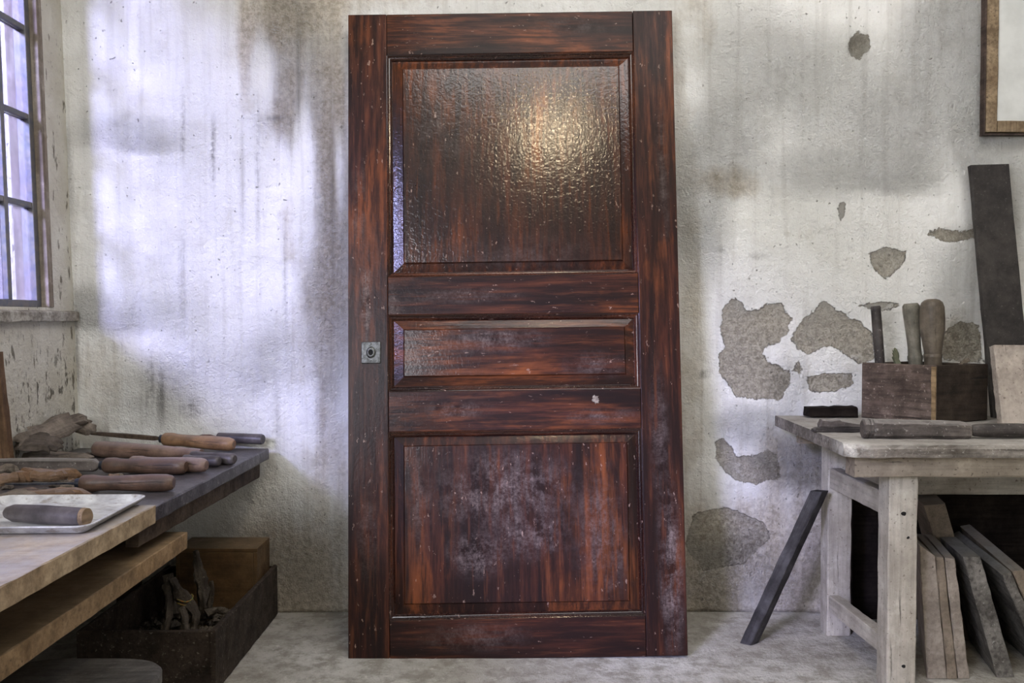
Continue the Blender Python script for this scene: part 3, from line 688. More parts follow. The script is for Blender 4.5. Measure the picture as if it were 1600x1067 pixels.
# big chisel at the front of the bench
m_grime = wood('grimy_grey_wood', sr(70, 64, 60), sr(100, 92, 88), sr(118, 110, 105), 0, spots=sr(165, 160, 155), dust=sr(150, 146, 142), dust_amt=.8, rough=.6, dist=.0015)
def rectsect(xs, root, M, m, name, wob=.0, seed=1, ch=.25):
    """xs: (x, half width y, z0, z1)"""
    r = random.Random(seed); rings = []
    for x, hy, z0, z1 in xs:
        c = ch * min(hy, (z1 - z0) / 2) * 1.2; j = lambda: r.uniform(-wob, wob)
        rings.append([M @ Vector((x + j(), y + j(), z + j())) for y, z in ((-hy + c, z0), (hy - c, z0), (hy, z0 + c), (hy, z1 - c), (hy - c, z1), (-hy + c, z1), (-hy, z1 - c), (-hy, z0 + c))])
    v, f = loft(rings); return part(name, v, f, m, root, M)
def lie(p, yaw): return frame_of(p, (math.cos(yaw), math.sin(yaw), 0))
A = PZ(1352, 686, ZT); M = lie((A.x, A.y + .022, ZT + .001), -.02)
root = empty('large_chisel', A, 'thick grey squared-handle chisel lying along the front of the workbench', 'chisel', frame=M)
k = A.y / FPX
rectsect([(0, .016, .002, .046), (.003, .021, 0, .050), (.010, .022, 0, .051), (.012, .019, .003, .048), (.016, .019, .003, .048), (.018, .022, 0, .051), (.024, .022, 0, .051)], root, M, m_grime, 'collar', ch=.5)
L_ = PZ(1535, 690, ZT).x - A.x
rectsect([(.0245, .021, .001, .050)] + [(lerp(.03, L_ - .02, i / 10), .023 + .001 * math.sin(i), 0, .050 - .0006 * i) for i in range(11)] + [(L_ - .004, .02, .002, .040), (L_, .015, .006, .036)], root, M, m_grime, 'handle', .0006, 3, .3)
lathe('shaft', m_darkrod, [(L_ + .0002, .011), (L_ + .01, .016), (L_ + .03, .0185), (L_ + .12, .019), (L_ + .22, .017), (L_ + .225, .010)], root, M @ Matrix.Translation((0, 0, .0205)), 20, wob=.03)
# gouge behind it, pale splintered wood on a dark blade
A = PZ(1275, 677, ZT); M = lie((A.x, A.y + .03, ZT + .001), -.03)
root = empty('gouge', A, 'grey chisel with splintered pale wood on its dark blade, left end of workbench', 'chisel', frame=M)
rectsect([(0, .010, .000, .008), (.01, .012, 0, .012), (.02, .012, 0, .013), (.145, .010, 0, .014)], root, M, m_darkrod, 'blade', .0004)
rectsect([(.016, .010, .0131, .022), (.022, .013, .0132, .036), (.05, .014, .0133, .034), (.07, .014, .0135, .038), (.078, .013, .0136, .032), (.12, .010, .0138, .024), (.144, .008, .0142, .022)], root, M, m_grime, 'splintered_handle', .0012, 9)
# ------------------------------------------------------------------ boards against the wall above the bench
m_slate = wood('dark_painted_board', sr(44, 41, 40), sr(54, 50, 48), sr(62, 58, 55), 2, rough=.6, fine=.2, bumps=.3, spots=sr(85, 80, 78))
def leaning(name, m, tl, tr, bl, Ytop, Yfoot, z0, thick, label, cat, side_x=None):
    """front face given by pixels of its top corners and lower-left corner"""
    a, b, c = PY(*tl, Ytop), PY(*tr, Ytop), PZ(*bl, z0)
    c = PY(*bl, Yfoot); d = c + (b - a)
    s = (z0 - c.z) / (a.z - c.z); c = c + (a - c) * s; d = d + (b - d) * ((z0 - d.z) / (b.z - d.z))
    n = (b - a).cross(c - a).normalized(); n = n if n.y > 0 else -n
    o = plank(name, m, [c, d, d + n * thick, c + n * thick], [a, b, b + n * thick, a + n * thick], n=14, jit=.0005)
    # keep the foot flat on its support
    return tag(o, label, cat)
leaning('dark_board', m_slate, (1516, 258), (1577, 256), (1551, 640), 2.955, 2.86, ZT + .004, .020, 'tall narrow charcoal board leaning on the wall behind the workbench', 'board')
m_stone = wood('pale_speckled_slab', sr(150, 138, 128), sr(170, 158, 148), sr(180, 170, 160), 0, spots=sr(105, 94, 86), fine=.2, dist=.001)
leaning('pale_slab', m_stone, (1553, 539), (1680, 540), (1566, 660), 2.74, 2.68, ZT + .003, .03, 'pale speckled slab standing upright on the workbench at the right edge', 'slab')

# hanging frame
m_frame = wood('frame_wood', sr(112, 92, 70), sr(142, 122, 96), sr(160, 142, 116), 2, spots=sr(70, 55, 44), dist=.0015)
m_fdark = wood('frame_dark_edge', sr(52, 42, 38), sr(76, 62, 56), sr(90, 76, 68), 2, dist=.0015)
fr = empty('hanging_frame', PY(1540, 205, 2.98), 'wooden frame around a pale grey panel hanging at the top right corner', 'frame')
fy0, fy1 = 2.953, 2.985
fx_0, fx_1 = PY(1541, 205, fy0).x, PY(1541, 205, fy0).x + .52
fz0 = PY(1541, 206, fy0).z; fz1 = fz0 + .68; fw = .037
plank('frame_side', m_frame, quad_z(fz0 + .0, fx_0 + .0, fx_0 + fw, fy0, fy1), quad_z(fz1, fx_0, fx_0 + fw, fy0, fy1), fr, n=16, jit=.0008)
plank('frame_side', m_frame, quad_z(fz0, fx_1 - fw, fx_1, fy0, fy1), quad_z(fz1, fx_1 - fw, fx_1, fy0, fy1), fr, n=16, jit=.0008)
plank('frame_side', m_frame, quad_x(fx_0 + fw + .0005, fy0 + .001, fy1, fz0, fz0 + fw), quad_x(fx_1 - fw - .0005, fy0 + .001, fy1, fz0, fz0 + fw), fr, n=10, jit=.0008)
plank('frame_side', m_frame, quad_x(fx_0 + fw + .0005, fy0 + .001, fy1, fz1 - fw, fz1), quad_x(fx_1 - fw - .0005, fy0 + .001, fy1, fz1 - fw, fz1), fr, n=10, jit=.0008)
plank('edge_strip', m_fdark, quad_z(fz0 - .003, fx_0 - .006, fx_0 - .0005, fy0 + .004, fy1), quad_z(fz1, fx_0 - .006, fx_0 - .0005, fy0 + .004, fy1), fr, n=12, jit=.0006, ch=.001)
plank('edge_strip', m_fdark, quad_x(fx_0 - .006, fy0 + .004, fy1, fz0 - .009, fz0 - .0035), quad_x(fx_1, fy0 + .004, fy1, fz0 - .009, fz0 - .0035), fr, n=12, jit=.0006, ch=.001)
gp = G('frame_panel'); n1 = gp.noise(gp.obj(), 14, 4)
m_panel = gp.out(gp.mix(gp.rng(n1, .4, .62), (.62, .63, .61), (.54, .55, .53)), .6, gp.bump(n1, .2, .001))
box('backing_panel', m_panel, (fx_0 + fw - .004, fx_1 - fw + .004, fy0 + .010, fy0 + .018, fz0 + fw - .004, fz1 - fw + .004), fr, bevel=0)

# ------------------------------------------------------------------ leaning dark batten by the bench
m_batten = wood('charcoal_batten', sr(40, 37, 36), sr(60, 57, 56), sr(78, 76, 76), 0, rough=.7, dist=.002)
b0 = PZ(1173, 1009, 0.0); t0 = PY(1284, 769, 2.71)
d = (t0 - b0).normalized(); s1 = Vector((-.80, .60, 0)); s2 = Vector((.80, .60, 0))
wA, wB = .036, .038
def frm(o_, l): return [o_, o_ + s2 * wB, o_ + s2 * wB + s1 * wA, o_ + s1 * wA]
A4 = frm(b0, 0); B4 = frm(t0, 0)
A4 = [p + d * ((.0015 - p.z) / d.z) for p in A4]
o = plank('batten', m_batten, A4, B4, n=14, jit=.0008); tag(o, 'charcoal square batten propped slanting against the workbench back leg', 'batten')

# ------------------------------------------------------------------ offcut boards under the bench
m_off1 = wood('offcut_pale', sr(126, 115, 106), sr(155, 143, 132), sr(166, 156, 146), 2, grime=.35, spots=sr(170, 160, 150), dust=sr(160, 158, 155), dust_amt=.8, fine=.6)
m_off2 = wood('offcut_brown', sr(110, 98, 86), sr(136, 123, 108), sr(148, 135, 120), 2, grime=.35, dust=sr(160, 158, 155), dust_amt=.8, fine=.6)
m_off3 = wood('offcut_grey', sr(66, 62, 58), sr(100, 96, 92), sr(142, 138, 134), 2, spots=sr(170, 168, 165), dust=sr(150, 149, 147), dust_amt=.8)
def offcut(m, tl, tr, br, bl, bkx, bky, Yf, Yb, label, seed):
    """front end face pixels (top left, top right, bottom right, bottom left on the floor); back top-left pixel at Yb"""
    a, b = PY(*tl, Yf), PY(*tr, Yf); c, d_ = PY(*br, Yf), PY(*bl, Yf)
    c = c + (b - c) * ((.001 - c.z) / (b.z - c.z)); d_ = d_ + (a - d_) * ((.001 - d_.z) / (a.z - d_.z))
    off = PY(bkx, bky, Yb) - a
    lo = Vector((off.x, off.y, 0))
    # swept upwards: bottom quad to top quad
    o = plank('offcut_board', m, [d_, c, c + lo, d_ + lo], [a, b, b + off, a + off], n=14, jit=.0009, seed=seed)
    return tag(o, label, 'board', 'offcut boards leaning under the workbench')
offcut(m_off1, (1436, 851), (1461, 869), (1480, 1067), (1449, 1067), 1424, 834, 2.44, 2.75, 'pale offcut board under the workbench, nearest to the front leg', 41)
offcut(m_off2, (1462, 870), (1474.5, 871), (1497, 1067), (1481, 1067), 1431, 834, 2.44, 2.75, 'thin brown offcut board between two others right of the front bench leg', 42)
offcut(m_off1, (1476, 871), (1492, 873), (1516, 1067), (1498, 1067), 1445, 834, 2.44, 2.75, 'offcut board third from the front bench leg, brown with straight edges', 43)
offcut(m_off3, (1505, 870), (1532, 870), (1588, 1067), (1560, 1067), 1468, 839, 2.45, 2.72, 'grey offcut board with a whitish streak down its end under the workbench', 44)
offcut(m_off2, (1444, 790), (1477, 787), (1519, 935), (1486, 935), 1420, 765, 2.735, 2.90, 'tall brown offcut board rising behind the others under the workbench', 45)
offcut(m_off3, (1566, 899), (1580, 893), (1655, 1067), (1638, 1067), 1486, 835, 2.46, 2.88, 'grey-topped offcut board leaning over, second from the right edge under the workbench', 46)
offcut(m_off2, (1582, 893), (1600, 890), (1678, 1067), (1657, 1067), 1500, 822, 2.46, 2.88, 'brown-ended offcut board at the right edge of the picture under the workbench', 47)

# ------------------------------------------------------------------ left bench
m_ltop = wood('dark_bench_wood', sr(44, 40, 42), sr(66, 62, 66), sr(84, 80, 84), 1, spots=sr(150, 145, 140), rough=.38, spec=.45, dist=.001, dust=sr(100, 96, 100), dust_amt=.35)
m_lapron = wood('brown_rail_wood', sr(58, 46, 38), sr(80, 66, 54), sr(90, 76, 62), 1)
ZL = .564
lb = empty('workbench', (-1.1, 2.2, 0), 'dark wooden workbench in the left corner covered with carving tools', 'workbench')
xe = -.822
plank('bench_top', m_ltop, [(-1.44, .85, ZL - .037), (xe - .015, .85, ZL - .037), (xe - .015, .85, ZL), (-1.44, .85, ZL)],
      [(-1.44, 2.955, ZL - .037), (xe + .014, 2.955, ZL - .037), (xe + .014, 2.955, ZL), (-1.44, 2.955, ZL)], lb, n=40, jit=.0009)
plank('side_apron', m_lapron, [(-.872, 2.0, .48), (-.842, 2.0, .48), (-.842, 2.0, .526), (-.872, 2.0, .526)], [(-.865, 2.91, .47), (-.833, 2.91, .47), (-.833, 2.91, .526), (-.865, 2.91, .526)], lb, n=20)
for x_, y_ in ((-1.27, 2.84), (-1.27, 1.0), (-1.41, 2.0)):
    plank('leg', m_lapron, quad_z(0, x_, x_ + .06, y_, y_ + .06), quad_z(.526, x_, x_ + .06, y_, y_ + .06), lb, n=8)
plank('back_apron', m_lapron, quad_x(-1.42, 2.905, 2.935, .47, .526), quad_x(-.835, 2.911, 2.94, .47, .526), lb, n=8)
for y_ in (2.2, 1.25):
    plank('bearer', m_lapron, quad_x(-1.42, y_, y_ + .05, .368, .4065), quad_x(-.93, y_, y_ + .05, .368, .4065), lb, n=6)
for y_ in (2.2, 1.25):
    plank('hanger', m_lapron, quad_z(.407, -1.35, -1.31, y_ + .005, y_ + .045), quad_z(.526, -1.35, -1.31, y_ + .005, y_ + .045), lb, n=4)

m_newp = wood('pale_plank_wood', sr(134, 114, 90), sr(166, 146, 120), sr(182, 164, 138), 1, fine=.8, dust=sr(160, 158, 164), dust_amt=.8, rough=.6, dist=.001)
m_newp2 = wood('tan_plank_wood', sr(122, 98, 70), sr(154, 128, 96), sr(168, 142, 110), 1, fine=.8, dust=sr(136, 120, 98), dust_amt=.55, rough=.65, dist=.001)
zp = ZL + .0395
c1 = PZ(243, 789, zp); c2 = PZ(0, 917, zp)
dirp = (c2 - c1).normalized(); B_ = c1 + dirp * 1.05; A_ = c1
o = plank('light_plank', m_newp, [A_ + Vector((-.62, 0, -.0385)), A_ + Vector((0, 0, -.0385)), A_, A_ + Vector((-.62, 0, 0))], [B_ + Vector((-.60, 0, -.0385)), B_ + Vector((0, 0, -.0385)), B_, B_ + Vector((-.60, 0, 0))], n=30, jit=.0004, ch=.0015)
tag(o, 'wide pale plank lying on the left workbench under the white tray', 'plank')
zq = .450
c1 = PZ(292.5, 831, zq); c2 = PZ(0, 1026, zq); dirp = (c2 - c1).normalized(); B_ = c1 + dirp * 1.2
o = plank('light_plank', m_newp2, [c1 + Vector((-.26, 0, -.042)), c1 + Vector((0, 0, -.042)), c1, c1 + Vector((-.26, 0, 0))], [B_ + Vector((-.26, 0, -.042)), B_ + Vector((0, 0, -.042)), B_, B_ + Vector((-.26, 0, 0))], n=30, jit=.0004, ch=.0015)
tag(o, 'long tan plank resting below the left workbench top above the dark crate', 'plank')

# white enamel tray
g = G('chipped_enamel'); nn = g.noise(g.obj(), 22, 5, .6); n4 = g.noise(g.obj((1, 2.5, 1)), 30, 6, .7)
c = g.mix(g.rng(nn, .4, .62), (.60, .61, .62), (.36, .36, .38)); c = g.mix(g.rng(n4, .54, .62, 0, .8), c, (.22, .19, .16))
m_enamel = g.out(c, .3, g.bump(nn, .2, .0008), Coat_Weight=.3)
tyaw = 0.03
tcx, tcy = -.925, 1.745
tw, tdp = .155, .148
def tray():
    M = Matrix.Translation((tcx, tcy, zp + .0008)) @ Matrix.Rotation(tyaw, 4, 'Z')
    def rr_(hw, hd, rad, z, n=6):
        pts = []
        for cx_, cy_, a0 in ((hw - rad, hd - rad, 0), (-hw + rad, hd - rad, 90), (-hw + rad, -hd + rad, 180), (hw - rad, -hd + rad, 270)):
            for i in range(n + 1):
                a = math.radians(a0 + 90 * i / n); pts.append(M @ Vector((cx_ + rad * math.cos(a), cy_ + rad * math.sin(a), z)))
        return pts
    R_ = [(-.020, 0), (-.012, .004), (-.004, .013), (0, .0155), (0, .0175), (-.004, .0178), (-.0075, .0145), (-.015, .006), (-.023, .0025), (-.08, .0022)]
    v, f = loft([rr_(tw + d_, tdp + d_, max(.008, .03 + d_), z) for d_, z in R_])
    return tag(part('tray', v, f, m_enamel, None, M, smooth=True), 'white chipped enamel tray with rounded corners on the pale plank', 'tray')
tray()

# carving tool handles -----------------------------------------------------
H1 = wood('brown_handle_wood', sr(64, 48, 42), sr(94, 72, 60), sr(118, 94, 78), 0, rough=.4, spec=.45, dist=.0008, fine=.5, dust=sr(128, 112, 118), dust_amt=.45)
H2 = wood('tan_handle_wood', sr(120, 88, 62), sr(152, 116, 84), sr(164, 130, 98), 0, rough=.42, spec=.45, dist=.0008, fine=.5, dust=sr(150, 136, 130), dust_amt=.4)
H3 = wood('grey_handle_wood', sr(62, 56, 58), sr(88, 82, 84), sr(104, 98, 98), 0, rough=.42, spec=.45, dist=.0008, fine=.5)
H4 = wood('pink_brown_handle', sr(96, 74, 62), sr(130, 104, 90), sr(146, 122, 108), 0, rough=.42, spec=.45, dist=.0008, fine=.5, dust=sr(150, 140, 146), dust_amt=.5)
m_endg = wood('pale_end_grain', sr(125, 104, 82), sr(150, 128, 102), sr(158, 138, 112), 1)
m_blade = build_metal(G('dull_blade_steel'), sr(92, 98, 110), sr(58, 60, 66), .3, .85, 60)
def tool(name, label, pr, pl, z, m, prof, cat='chisel', blade=None, ferrule=True, mb=None, zt=None, seed=1, roll=1.0):
    """pr: pixel of the handle's right end underside, pl: pixel of its left end underside; z the surface height"""
    zl = z if zt is None else zt
    a, b = PZ(*pl, zl), PZ(*pr, z)
    rmax = max(r_ for _, r_ in prof)
    a = a + Vector((0, 0, rmax + .0008)); b = b + Vector((0, 0, rmax + .0008)); L = (b - a).length
    M = frame_of(a, b - a); root = empty(name, a, label, cat, frame=M)
    P_ = [(prof[0][0] * L, .0005)] + [(t * L, r_) for t, r_ in prof] + [(prof[-1][0] * L, .0005)]
    lathe('handle', m, P_, root, M, 22, squash=roll, wob=.03, seed=seed)
    if ferrule: lathe('ferrule', m_blade, [(-.012, .0002), (-.012, prof[0][1] * .72), (-.0003, prof[0][1] * .8), (-.0002, .0003)], root, M, 18)
    if blade:
        bl, bw, bt, tip = blade
        rectsect([(-bl, tip, -bt * .15, bt * .15), (-bl * .94, bw, -bt * .3, bt * .3), (-bl * .5, bw, -bt * .5, bt * .5), (-.03, bw * .7, -bt * .5, bt * .5), (-.0125, .004, -.004, .004)], root, M, mb or m_blade, 'blade', .0002)
    return root
r0 = .0205
std = [(0, .8), (.02, .95), (.10, 1.0), (.14, 1.0), (.2, .88), (.3, .84), (.5, .92), (.75, 1.0), (.92, .98), (.975, .85), (1, .6)]
P_ = lambda r_, pr=std: [(t, q * r_) for t, q in pr]
tool('chisel', 'nearest brown-handled chisel with a thin bright blade beside the tray', (272, 768), (127, 769), ZL, H1, P_(.0215), blade=(.185, .008, .004, .004), seed=2)
tool('chisel', 'brown-handled chisel with a long thick squared wooden shaft reaching the left edge', (291, 742), (164, 740), ZL, H1, P_(.0225), blade=(.40, .019, .034, .017), mb=m_grime, ferrule=True, seed=3)
tool('carving_gouge', 'reddish brown handle lying just behind the squared-shaft chisel', (323, 739), (205, 735), ZL, H4, P_(.021), ferrule=False, blade=(.05, .006, .006, .005), seed=4, cat='gouge')
tool('mallet_handle', 'large tapered tan-brown handle lying in the middle of the tool row', (315, 722), (148, 714), ZL, H4, [(0, .7 * .023), (.02, .95 * .024), (.08, .025), (.3, .0245), (.6, .020), (.85, .016), (1, .014)], cat='handle', ferrule=False, seed=5)
tool('rasp', 'dark-ended short handle sticking out right of the large tan-brown handle', (344, 730), (287, 728), ZL, H3, P_(.0165), ferrule=False, cat='rasp', blade=(.03, .006, .006, .005), seed=6)
tool('rasp', 'grey-brown handle whose dark rounded end is nearest the bench edge', (367, 727), (300, 722), ZL, H3, P_(.0175), ferrule=False, cat='rasp', blade=(.05, .006, .006, .005), seed=7)
tool('carving_gouge', 'tan-handled gouge with dark steel neck and brown blade pointing left', (366, 706), (256, 697), ZL + .004, zt=ZL + .018, m=H2, prof=P_(.0225), blade=(.26, .010, .014, .006), mb=m_lapron, seed=8, cat='gouge')
tool('steel_rod', 'dark grey rod with blunt end, farthest tool on the left workbench', (411, 695), (342, 692), ZL + .012, H3, [(0, .0165), (.96, .0175), (1, .015)], ferrule=False, cat='rod', blade=(.12, .012, .020, .010), mb=H1, seed=9)
# broken handle on the tray
ztr = zp + .0035
tool('broken_handle', 'dark purple-grey broken handle with a pale cut end lying in the white tray', (130, 823), (8, 816), ztr, H3, [(0, .006), (.03, .011), (.12, .0165), (.5, .018), (.93, .0175), (1, .0172)], ferrule=False, cat='handle', seed=11)
hb = [o for o in bpy.data.objects if o.name.startswith('broken_handle')][0]
a, b = PZ(8, 816, ztr), PZ(130, 823, ztr); Lh = (b - a).length
lathe('cut_end', m_endg, [(Lh + .0002, .0005), (Lh + .0003, .0172), (Lh + .009, .0165), (Lh + .010, .0005)], hb, WM[hb.name], 22, wob=.05)

# bark slabs and chips
m_bark = wood('grey_bark', sr(98, 89, 80), sr(130, 119, 108), sr(146, 134, 122), 0, dist=.003, bumps=.9)
m_bark2 = wood('dark_bark', sr(62, 55, 50), sr(92, 83, 75), sr(112, 101, 92), 0, dist=.003, bumps=.9)
m_bark3 = wood('orange_bark', sr(96, 70, 48), sr(130, 98, 68), sr(146, 124, 104), 0, dist=.003, bumps=.9, dust=sr(140, 130, 132), dust_amt=.6)
def chip(px, py, z, L, W, T, yaw, pitch, m, seed, label, curl=.004, name='bark_piece', group=None):
    p = PZ(px, py, z); M = frame_of(p, (math.cos(yaw) * math.cos(pitch), math.sin(yaw) * math.cos(pitch), math.sin(pitch)))
    return tag(flake(name, m, None, L, W, T, M, seed, curl=curl), label, 'bark', group)
p = PY(80, 674, 2.74); M = frame_of(p, PY(128, 655, 2.90) - PY(34, 692, 2.62), Vector((.35, -.8, .35)))
tag(flake('bark_piece', m_bark, None, .36, .085, .014, M, 31, curl=.006), 'large upright slab of grey bark heaped in the corner under the window', 'bark')
p = PY(122, 668, 2.90); M = frame_of(p, (.95, .1, -.2), Vector((0, -.6, .7)))
tag(flake('bark_piece', m_bark, None, .12, .075, .016, M, 32, curl=.006), 'smaller rounded grey bark piece right of the large upright slab', 'bark')
p = PY(62, 697, 2.62); M = frame_of(p, (.98, .1, -.1), Vector((0, -.4, .9)))
tag(flake('bark_piece', m_bark2, None, .15, .10, .016, M, 33, curl=.006), 'dark bark flake wedged below the large upright bark slab', 'bark')
chip(75, 718, ZL + .004, .30, .11, .016, .03, 0, m_bark, 34, 'long flat grey bark slab behind the squared chisel shaft')
chip(170, 690, ZL + .002, .30, .06, .012, -.05, 0, m_bark2, 35, 'long low dark bark strip lying behind the brown gouge blade')
chip(76, 752, ZL + .003, .19, .06, .022, .0, 0, m_bark3, 36, 'orange-brown split lump of wood between two chisels at the left', curl=.008)
chip(14, 756, ZL + .002, .12, .07, .022, .1, 0, m_bark3, 37, 'rusty brown bark lump cut by the left edge of the picture', curl=.004)
chip(80, 776, ZL + .002, .22, .05, .012, .06, 0, m_bark3, 38, 'yellowish bark strip just behind the white tray', curl=.004)
chip(20, 787, ZL + .002, .16, .09, .018, -.1, 0, m_bark, 39, 'grey bark lump at the left edge beside the tray', curl=.004)
chip(150, 756, ZL + .002, .16, .06, .012, .04, 0, m_bark2, 40, 'dark thin bark flake under the neck of the second chisel', curl=.002)
chip(12, 738, ZL + .002, .1, .07, .018, .04, 0, m_bark, 51, 'pale short bark stub at the left edge above the orange lump', curl=.002)
rr = random.Random(77)
for i in range(34):
    px, py = rr.uniform(5, 235), rr.uniform(699, 782)
    if py > 765 and px > 120: continue
    chip(px, py, ZL + .001, rr.uniform(.03, .09), rr.uniform(.018, .035), rr.uniform(.003, .008), rr.uniform(-.5, .5), rr.uniform(-.02, .02), (m_bark, m_bark2, m_bark3)[i % 3], 100 + i,
         'small bark chip scattered among the tools on the left workbench', .002, 'bark_chip', 'bark chips scattered on the left workbench')
# leaning brown stick at the left edge
m_stick = wood('brown_stick', sr(84, 62, 44), sr(116, 90, 66), sr(124, 100, 76), 0)
a = PY(6, 726, 2.53); a.z = ZL + .001; b = PY(-10, 550, 2.51)
o = plank('wooden_strip', m_stick, [a + Vector((-.03, 0, 0)), a + Vector((.018, 0, 0)), a + Vector((.018, .03, 0)), a + Vector((-.03, .03, 0))], [b + Vector((-.03, 0, 0)), b + Vector((.01, 0, 0)), b + Vector((.01, .03, 0)), b + Vector((-.03, .03, 0))], n=8)
tag(o, 'brown wooden strip standing on the left workbench at the picture edge', 'strip')

# ------------------------------------------------------------------ crate on the floor
m_crate = wood('dark_crate_wood', sr(36, 28, 22), sr(54, 44, 36), sr(66, 56, 48), 1, spots=sr(120, 112, 102), dist=.002)
m_rim = wood('worn_rim', sr(56, 48, 40), sr(76, 68, 60), sr(84, 76, 68), 1)
CX0, CX1, CY0, CY1, CH = -1.155, -.787, 2.345, 2.972, .167
cr = empty('crate', ((CX0 + CX1) / 2, (CY0 + CY1) / 2, 0), 'long low dark wooden crate of odds and ends on the floor beneath the left bench', 'crate')
t = .014
plank('side_board', m_crate, quad_y(CY0, CX1 - t, CX1, .001, CH + .002), quad_y(CY1, CX1 - t, CX1, .001, CH + .002), cr, n=20, jit=.0009)
plank('side_board', m_crate, quad_y(CY0, CX0, CX0 + t, .001, CH), quad_y(CY1, CX0, CX0 + t, .001, CH), cr, n=20, jit=.0009)
plank('end_board', m_crate, quad_x(CX0 + t + .0005, CY0 + .003, CY0 + .003 + t, .001, CH - .001), quad_x(CX1 - t - .0005, CY0 + .003, CY0 + .003 + t, .001, CH - .001), cr, n=14, jit=.0009)
plank('end_board', m_crate, quad_x(CX0 + t + .0005, CY1 - t, CY1, .001, CH), quad_x(CX1 - t - .0005, CY1 - t, CY1, .001, CH), cr, n=14, jit=.0009)
box('bottom_board', m_crate, (CX0 + t + .001, CX1 - t - .001, CY0 + t + .004, CY1 - t - .001, .004, .016), cr)
m_block = wood('amber_block_wood', sr(74, 56, 36), sr(102, 78, 52), sr(110, 88, 62), 0, fine=.3, rough=.5, dust=sr(120, 104, 80), dust_amt=.6)
BXr = PY(402, 900, 2.80).x
bkx = empty('wooden_case', ((BXr - .12), 2.87, .017), 'plain amber-brown wooden case standing in the back of the dark crate', 'case')
bz = PY(402, 857, 2.80).z
box('front_panel', m_block, (BXr - .245, BXr - .0125, 2.80, 2.812, .0175, bz - .0125), bkx)
box('side_panel', m_block, (BXr - .012, BXr, 2.80, 2.945, .0175, bz - .0125), bkx); box('side_panel', m_block, (BXr - .2575, BXr - .2455, 2.80, 2.945, .0175, bz - .0125), bkx)
box('back_panel', m_block, (BXr - .245, BXr - .0125, 2.933, 2.945, .0175, bz - .0125), bkx)
box('top_panel', m_block, (BXr - .2575, BXr, 2.80, 2.945, bz - .012, bz), bkx)
m_root = wood('gnarled_root', sr(54, 46, 40), sr(82, 74, 64), sr(104, 94, 82), 0, dist=.004, bumps=1., spots=sr(130, 120, 105))
m_cord = build_metal(G('frayed_cord'), sr(150, 100, 50), sr(90, 110, 60), .9, 0, 120)
def gnarl(label, pts, rads, seed, name='gnarled_root', extra=None):
    """world polyline with radii, skinned as one tapering knotty tube"""
    r = random.Random(seed); P = [Vector(p) for p in pts]
    dense = []; n = 6
    for i in range(len(P) - 1):
        for k in range(n):
            t_ = k / n; dense.append((P[i].lerp(P[i + 1], t_), lerp(rads[i], rads[i + 1], t_)))
    dense.append((P[-1], rads[-1])); rings = []
    for i, (q, rad) in enumerate(dense):
        dd = (dense[min(i + 1, len(dense) - 1)][0] - dense[max(i - 1, 0)][0]).normalized(); u = dd.orthogonal().normalized() if i == 0 else (u - dd * u.dot(dd)).normalized(); v_ = dd.cross(u)
        rad *= 1 + r.uniform(-.14, .2)
        rings.append([q + (u * math.cos(a) + v_ * math.sin(a)) * rad * (1 + .18 * math.sin(3 * a + i * .4)) for a in [2 * math.pi * k / 12 for k in range(12)]])
    v, f = loft(rings); M = frame_of(P[0], P[-1] - P[0], Vector((0, 1, 0)))
    o = part(name, v, f, m_root, None, M, smooth=True)
    return tag(o, label, 'root')
z0 = .020
gnarl('tall pointed stick standing in the crate before the amber case', [PY(322, 962, 2.66) * 1, PY(318, 930, 2.68), PY(312, 895, 2.70), PY(306, 860, 2.70)], [.020, .019, .017, .006], 1)
def fy(px, py, Y): return PY(px, py, Y)
rt = gnarl('forked knotty root bound with frayed cord in the middle of the crate', [fy(302, 992, 2.52), fy(305, 960, 2.54), fy(290, 938, 2.55), fy(278, 922, 2.56), fy(268, 905, 2.57)], [.011, .012, .019, .014, .011], 2)
def tube_part(name, pts, rad, m, parent, closed=False):
    rings = []
    for i, q in enumerate(pts):
        dd = (pts[(i + 1) % len(pts)] - pts[i - 1]).normalized() if 0 < i < len(pts) - 1 else (pts[1] - pts[0] if i == 0 else pts[-1] - pts[-2]).normalized()
        u = dd.cross(Vector((.3, .1, 1))).normalized(); v_ = dd.cross(u)
        rings.append([q + (u * math.cos(a) + v_ * math.sin(a)) * rad for a in [2 * math.pi * k / 6 for k in range(6)]])
    v, f = loft(rings); return part(name, v, f, m, parent, WM[parent.name], smooth=True)
c0 = fy(289, 940, 2.55)
tube_part('cord', [c0 + Vector((math.cos(a) * .022, math.sin(a) * .022, .004 * math.sin(a * 2) + (a - 6) * .0016)) for a in [i * .5 for i in range(28)]], .0022, m_cord, rt)
gnarl('left branch of roots curling down inside the crate', [fy(256, 990, 2.50), fy(262, 968, 2.52), fy(266, 935, 2.56), fy(262, 912, 2.58)], [.012, .010, .011, .014], 3)
gnarl('thin knobbly twig with pale bumps right of the tall pointed stick', [fy(330, 965, 2.64), fy(327, 945, 2.63), fy(332, 920, 2.62), fy(330, 908, 2.62)], [.009, .008, .007, .005], 4)
gnarl('low root lying across the bottom of the crate towards the right side', [fy(322, 960, 2.60), fy(338, 952, 2.62), fy(355, 955, 2.63)], [.012, .009, .008], 5)
gnarl('short stump of root leaning beside the forked one', [fy(290, 992, 2.46), fy(288, 965, 2.48), fy(284, 950, 2.50)], [.013, .010, .009], 6)
gnarl('dark thick root stub in the shade at the back of the crate', [fy(270, 960, 2.68), fy(268, 925, 2.70), fy(262, 897, 2.71)], [.022, .020, .016], 7)
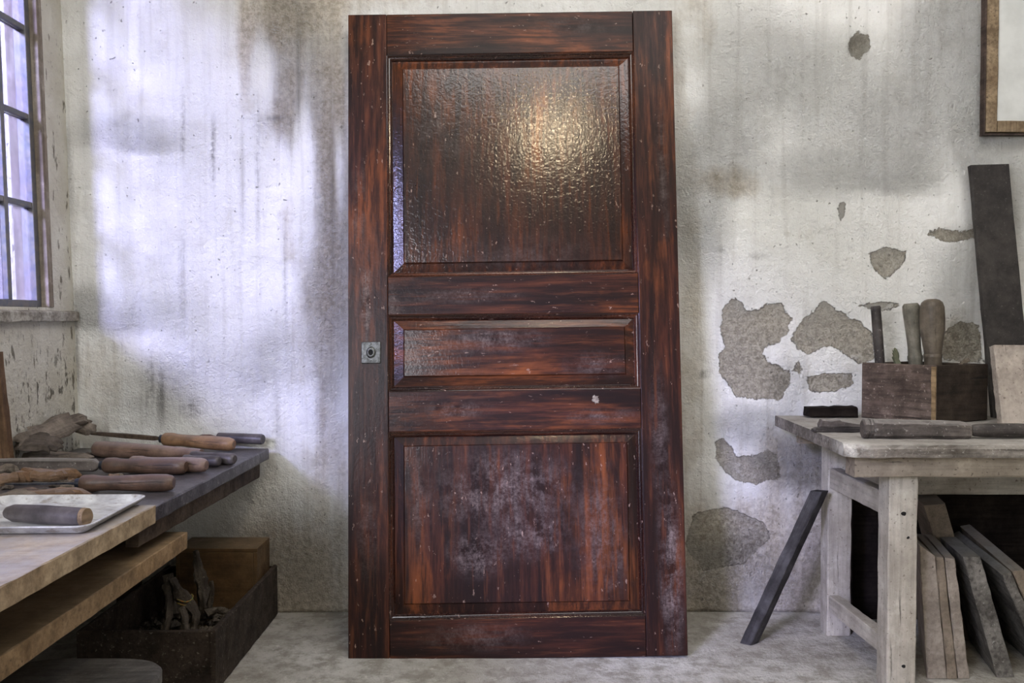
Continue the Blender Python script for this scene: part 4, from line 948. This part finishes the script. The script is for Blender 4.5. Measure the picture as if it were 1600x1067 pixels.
# rubble filling
def rubble():
    r = random.Random(9); V, Fc = [], []
    for i in range(900):
        x, y = r.uniform(CX0 + .03, CX1 - .03), r.uniform(CY0 + .03, 2.78); s = r.uniform(.006, .017); z = .040 + s * .6 + max(0, r.uniform(-.01, .05)) * (.8 if abs(x + .97) < .13 else .35)
        n = len(V); 
        for dx, dy, dz in ((1, 0, 0), (-1, 0, 0), (0, 1, 0), (0, -1, 0), (0, 0, .7), (0, 0, -.7)): V.append((x + dx * s * r.uniform(.6, 1.3), y + dy * s * r.uniform(.6, 1.3), z + dz * s * r.uniform(.6, 1.2)))
        for a in ((0, 2, 4), (2, 1, 4), (1, 3, 4), (3, 0, 4), (2, 0, 5), (1, 2, 5), (3, 1, 5), (0, 3, 5)): Fc.append(tuple(n + q for q in a))
    return tag(raw('rubble', V, Fc, m_root, frame=Matrix.Translation((-.97, 2.5, .018))), 'heap of dusty wood crumbs and rubble filling the crate bottom', 'rubble', kind='stuff')
rubble()

# ------------------------------------------------------------------ stool at the bottom left
m_stool = wood('grey_stool_wood', sr(58, 56, 54), sr(78, 76, 74), sr(92, 90, 88), 0, spots=sr(110, 108, 104), rough=.5, dist=.001)
zs_ = .30
far = PZ(150, 1027, zs_); rgt = PZ(249, 1056, zs_)
scx, scy, shw, shd = rgt.x - .165, far.y - .155, .165, .155
st = empty('stool', (scx, scy, 0), 'dark grey wooden stool with rounded seat at the bottom left', 'stool')
def sq(hw, hd, z, e=.55):
    return [(scx + hw * math.copysign(abs(math.cos(a)) ** e, math.cos(a)), scy + hd * math.copysign(abs(math.sin(a)) ** e, math.sin(a)), z) for a in [2 * math.pi * i / 48 for i in range(48)]]
v, f = loft([sq(shw - .006, shd - .006, zs_ - .03), sq(shw, shd, zs_ - .024), sq(shw, shd, zs_ - .006), sq(shw - .005, shd - .005, zs_), sq(shw * .5, shd * .5, zs_ - .001)])
part('seat', v, f, m_stool, st, smooth=True)
for sx in (-1, 1):
    for sy in (-1, 1):
        x_, y_ = scx + sx * .10, scy + sy * .095
        plank('leg', m_stool, quad_z(0, x_ + sx * .02 - .014, x_ + sx * .02 + .014, y_ + sy * .02 - .014, y_ + sy * .02 + .014), quad_z(zs_ - .03, x_ - .014, x_ + .014, y_ - .014, y_ + .014), st, n=4)
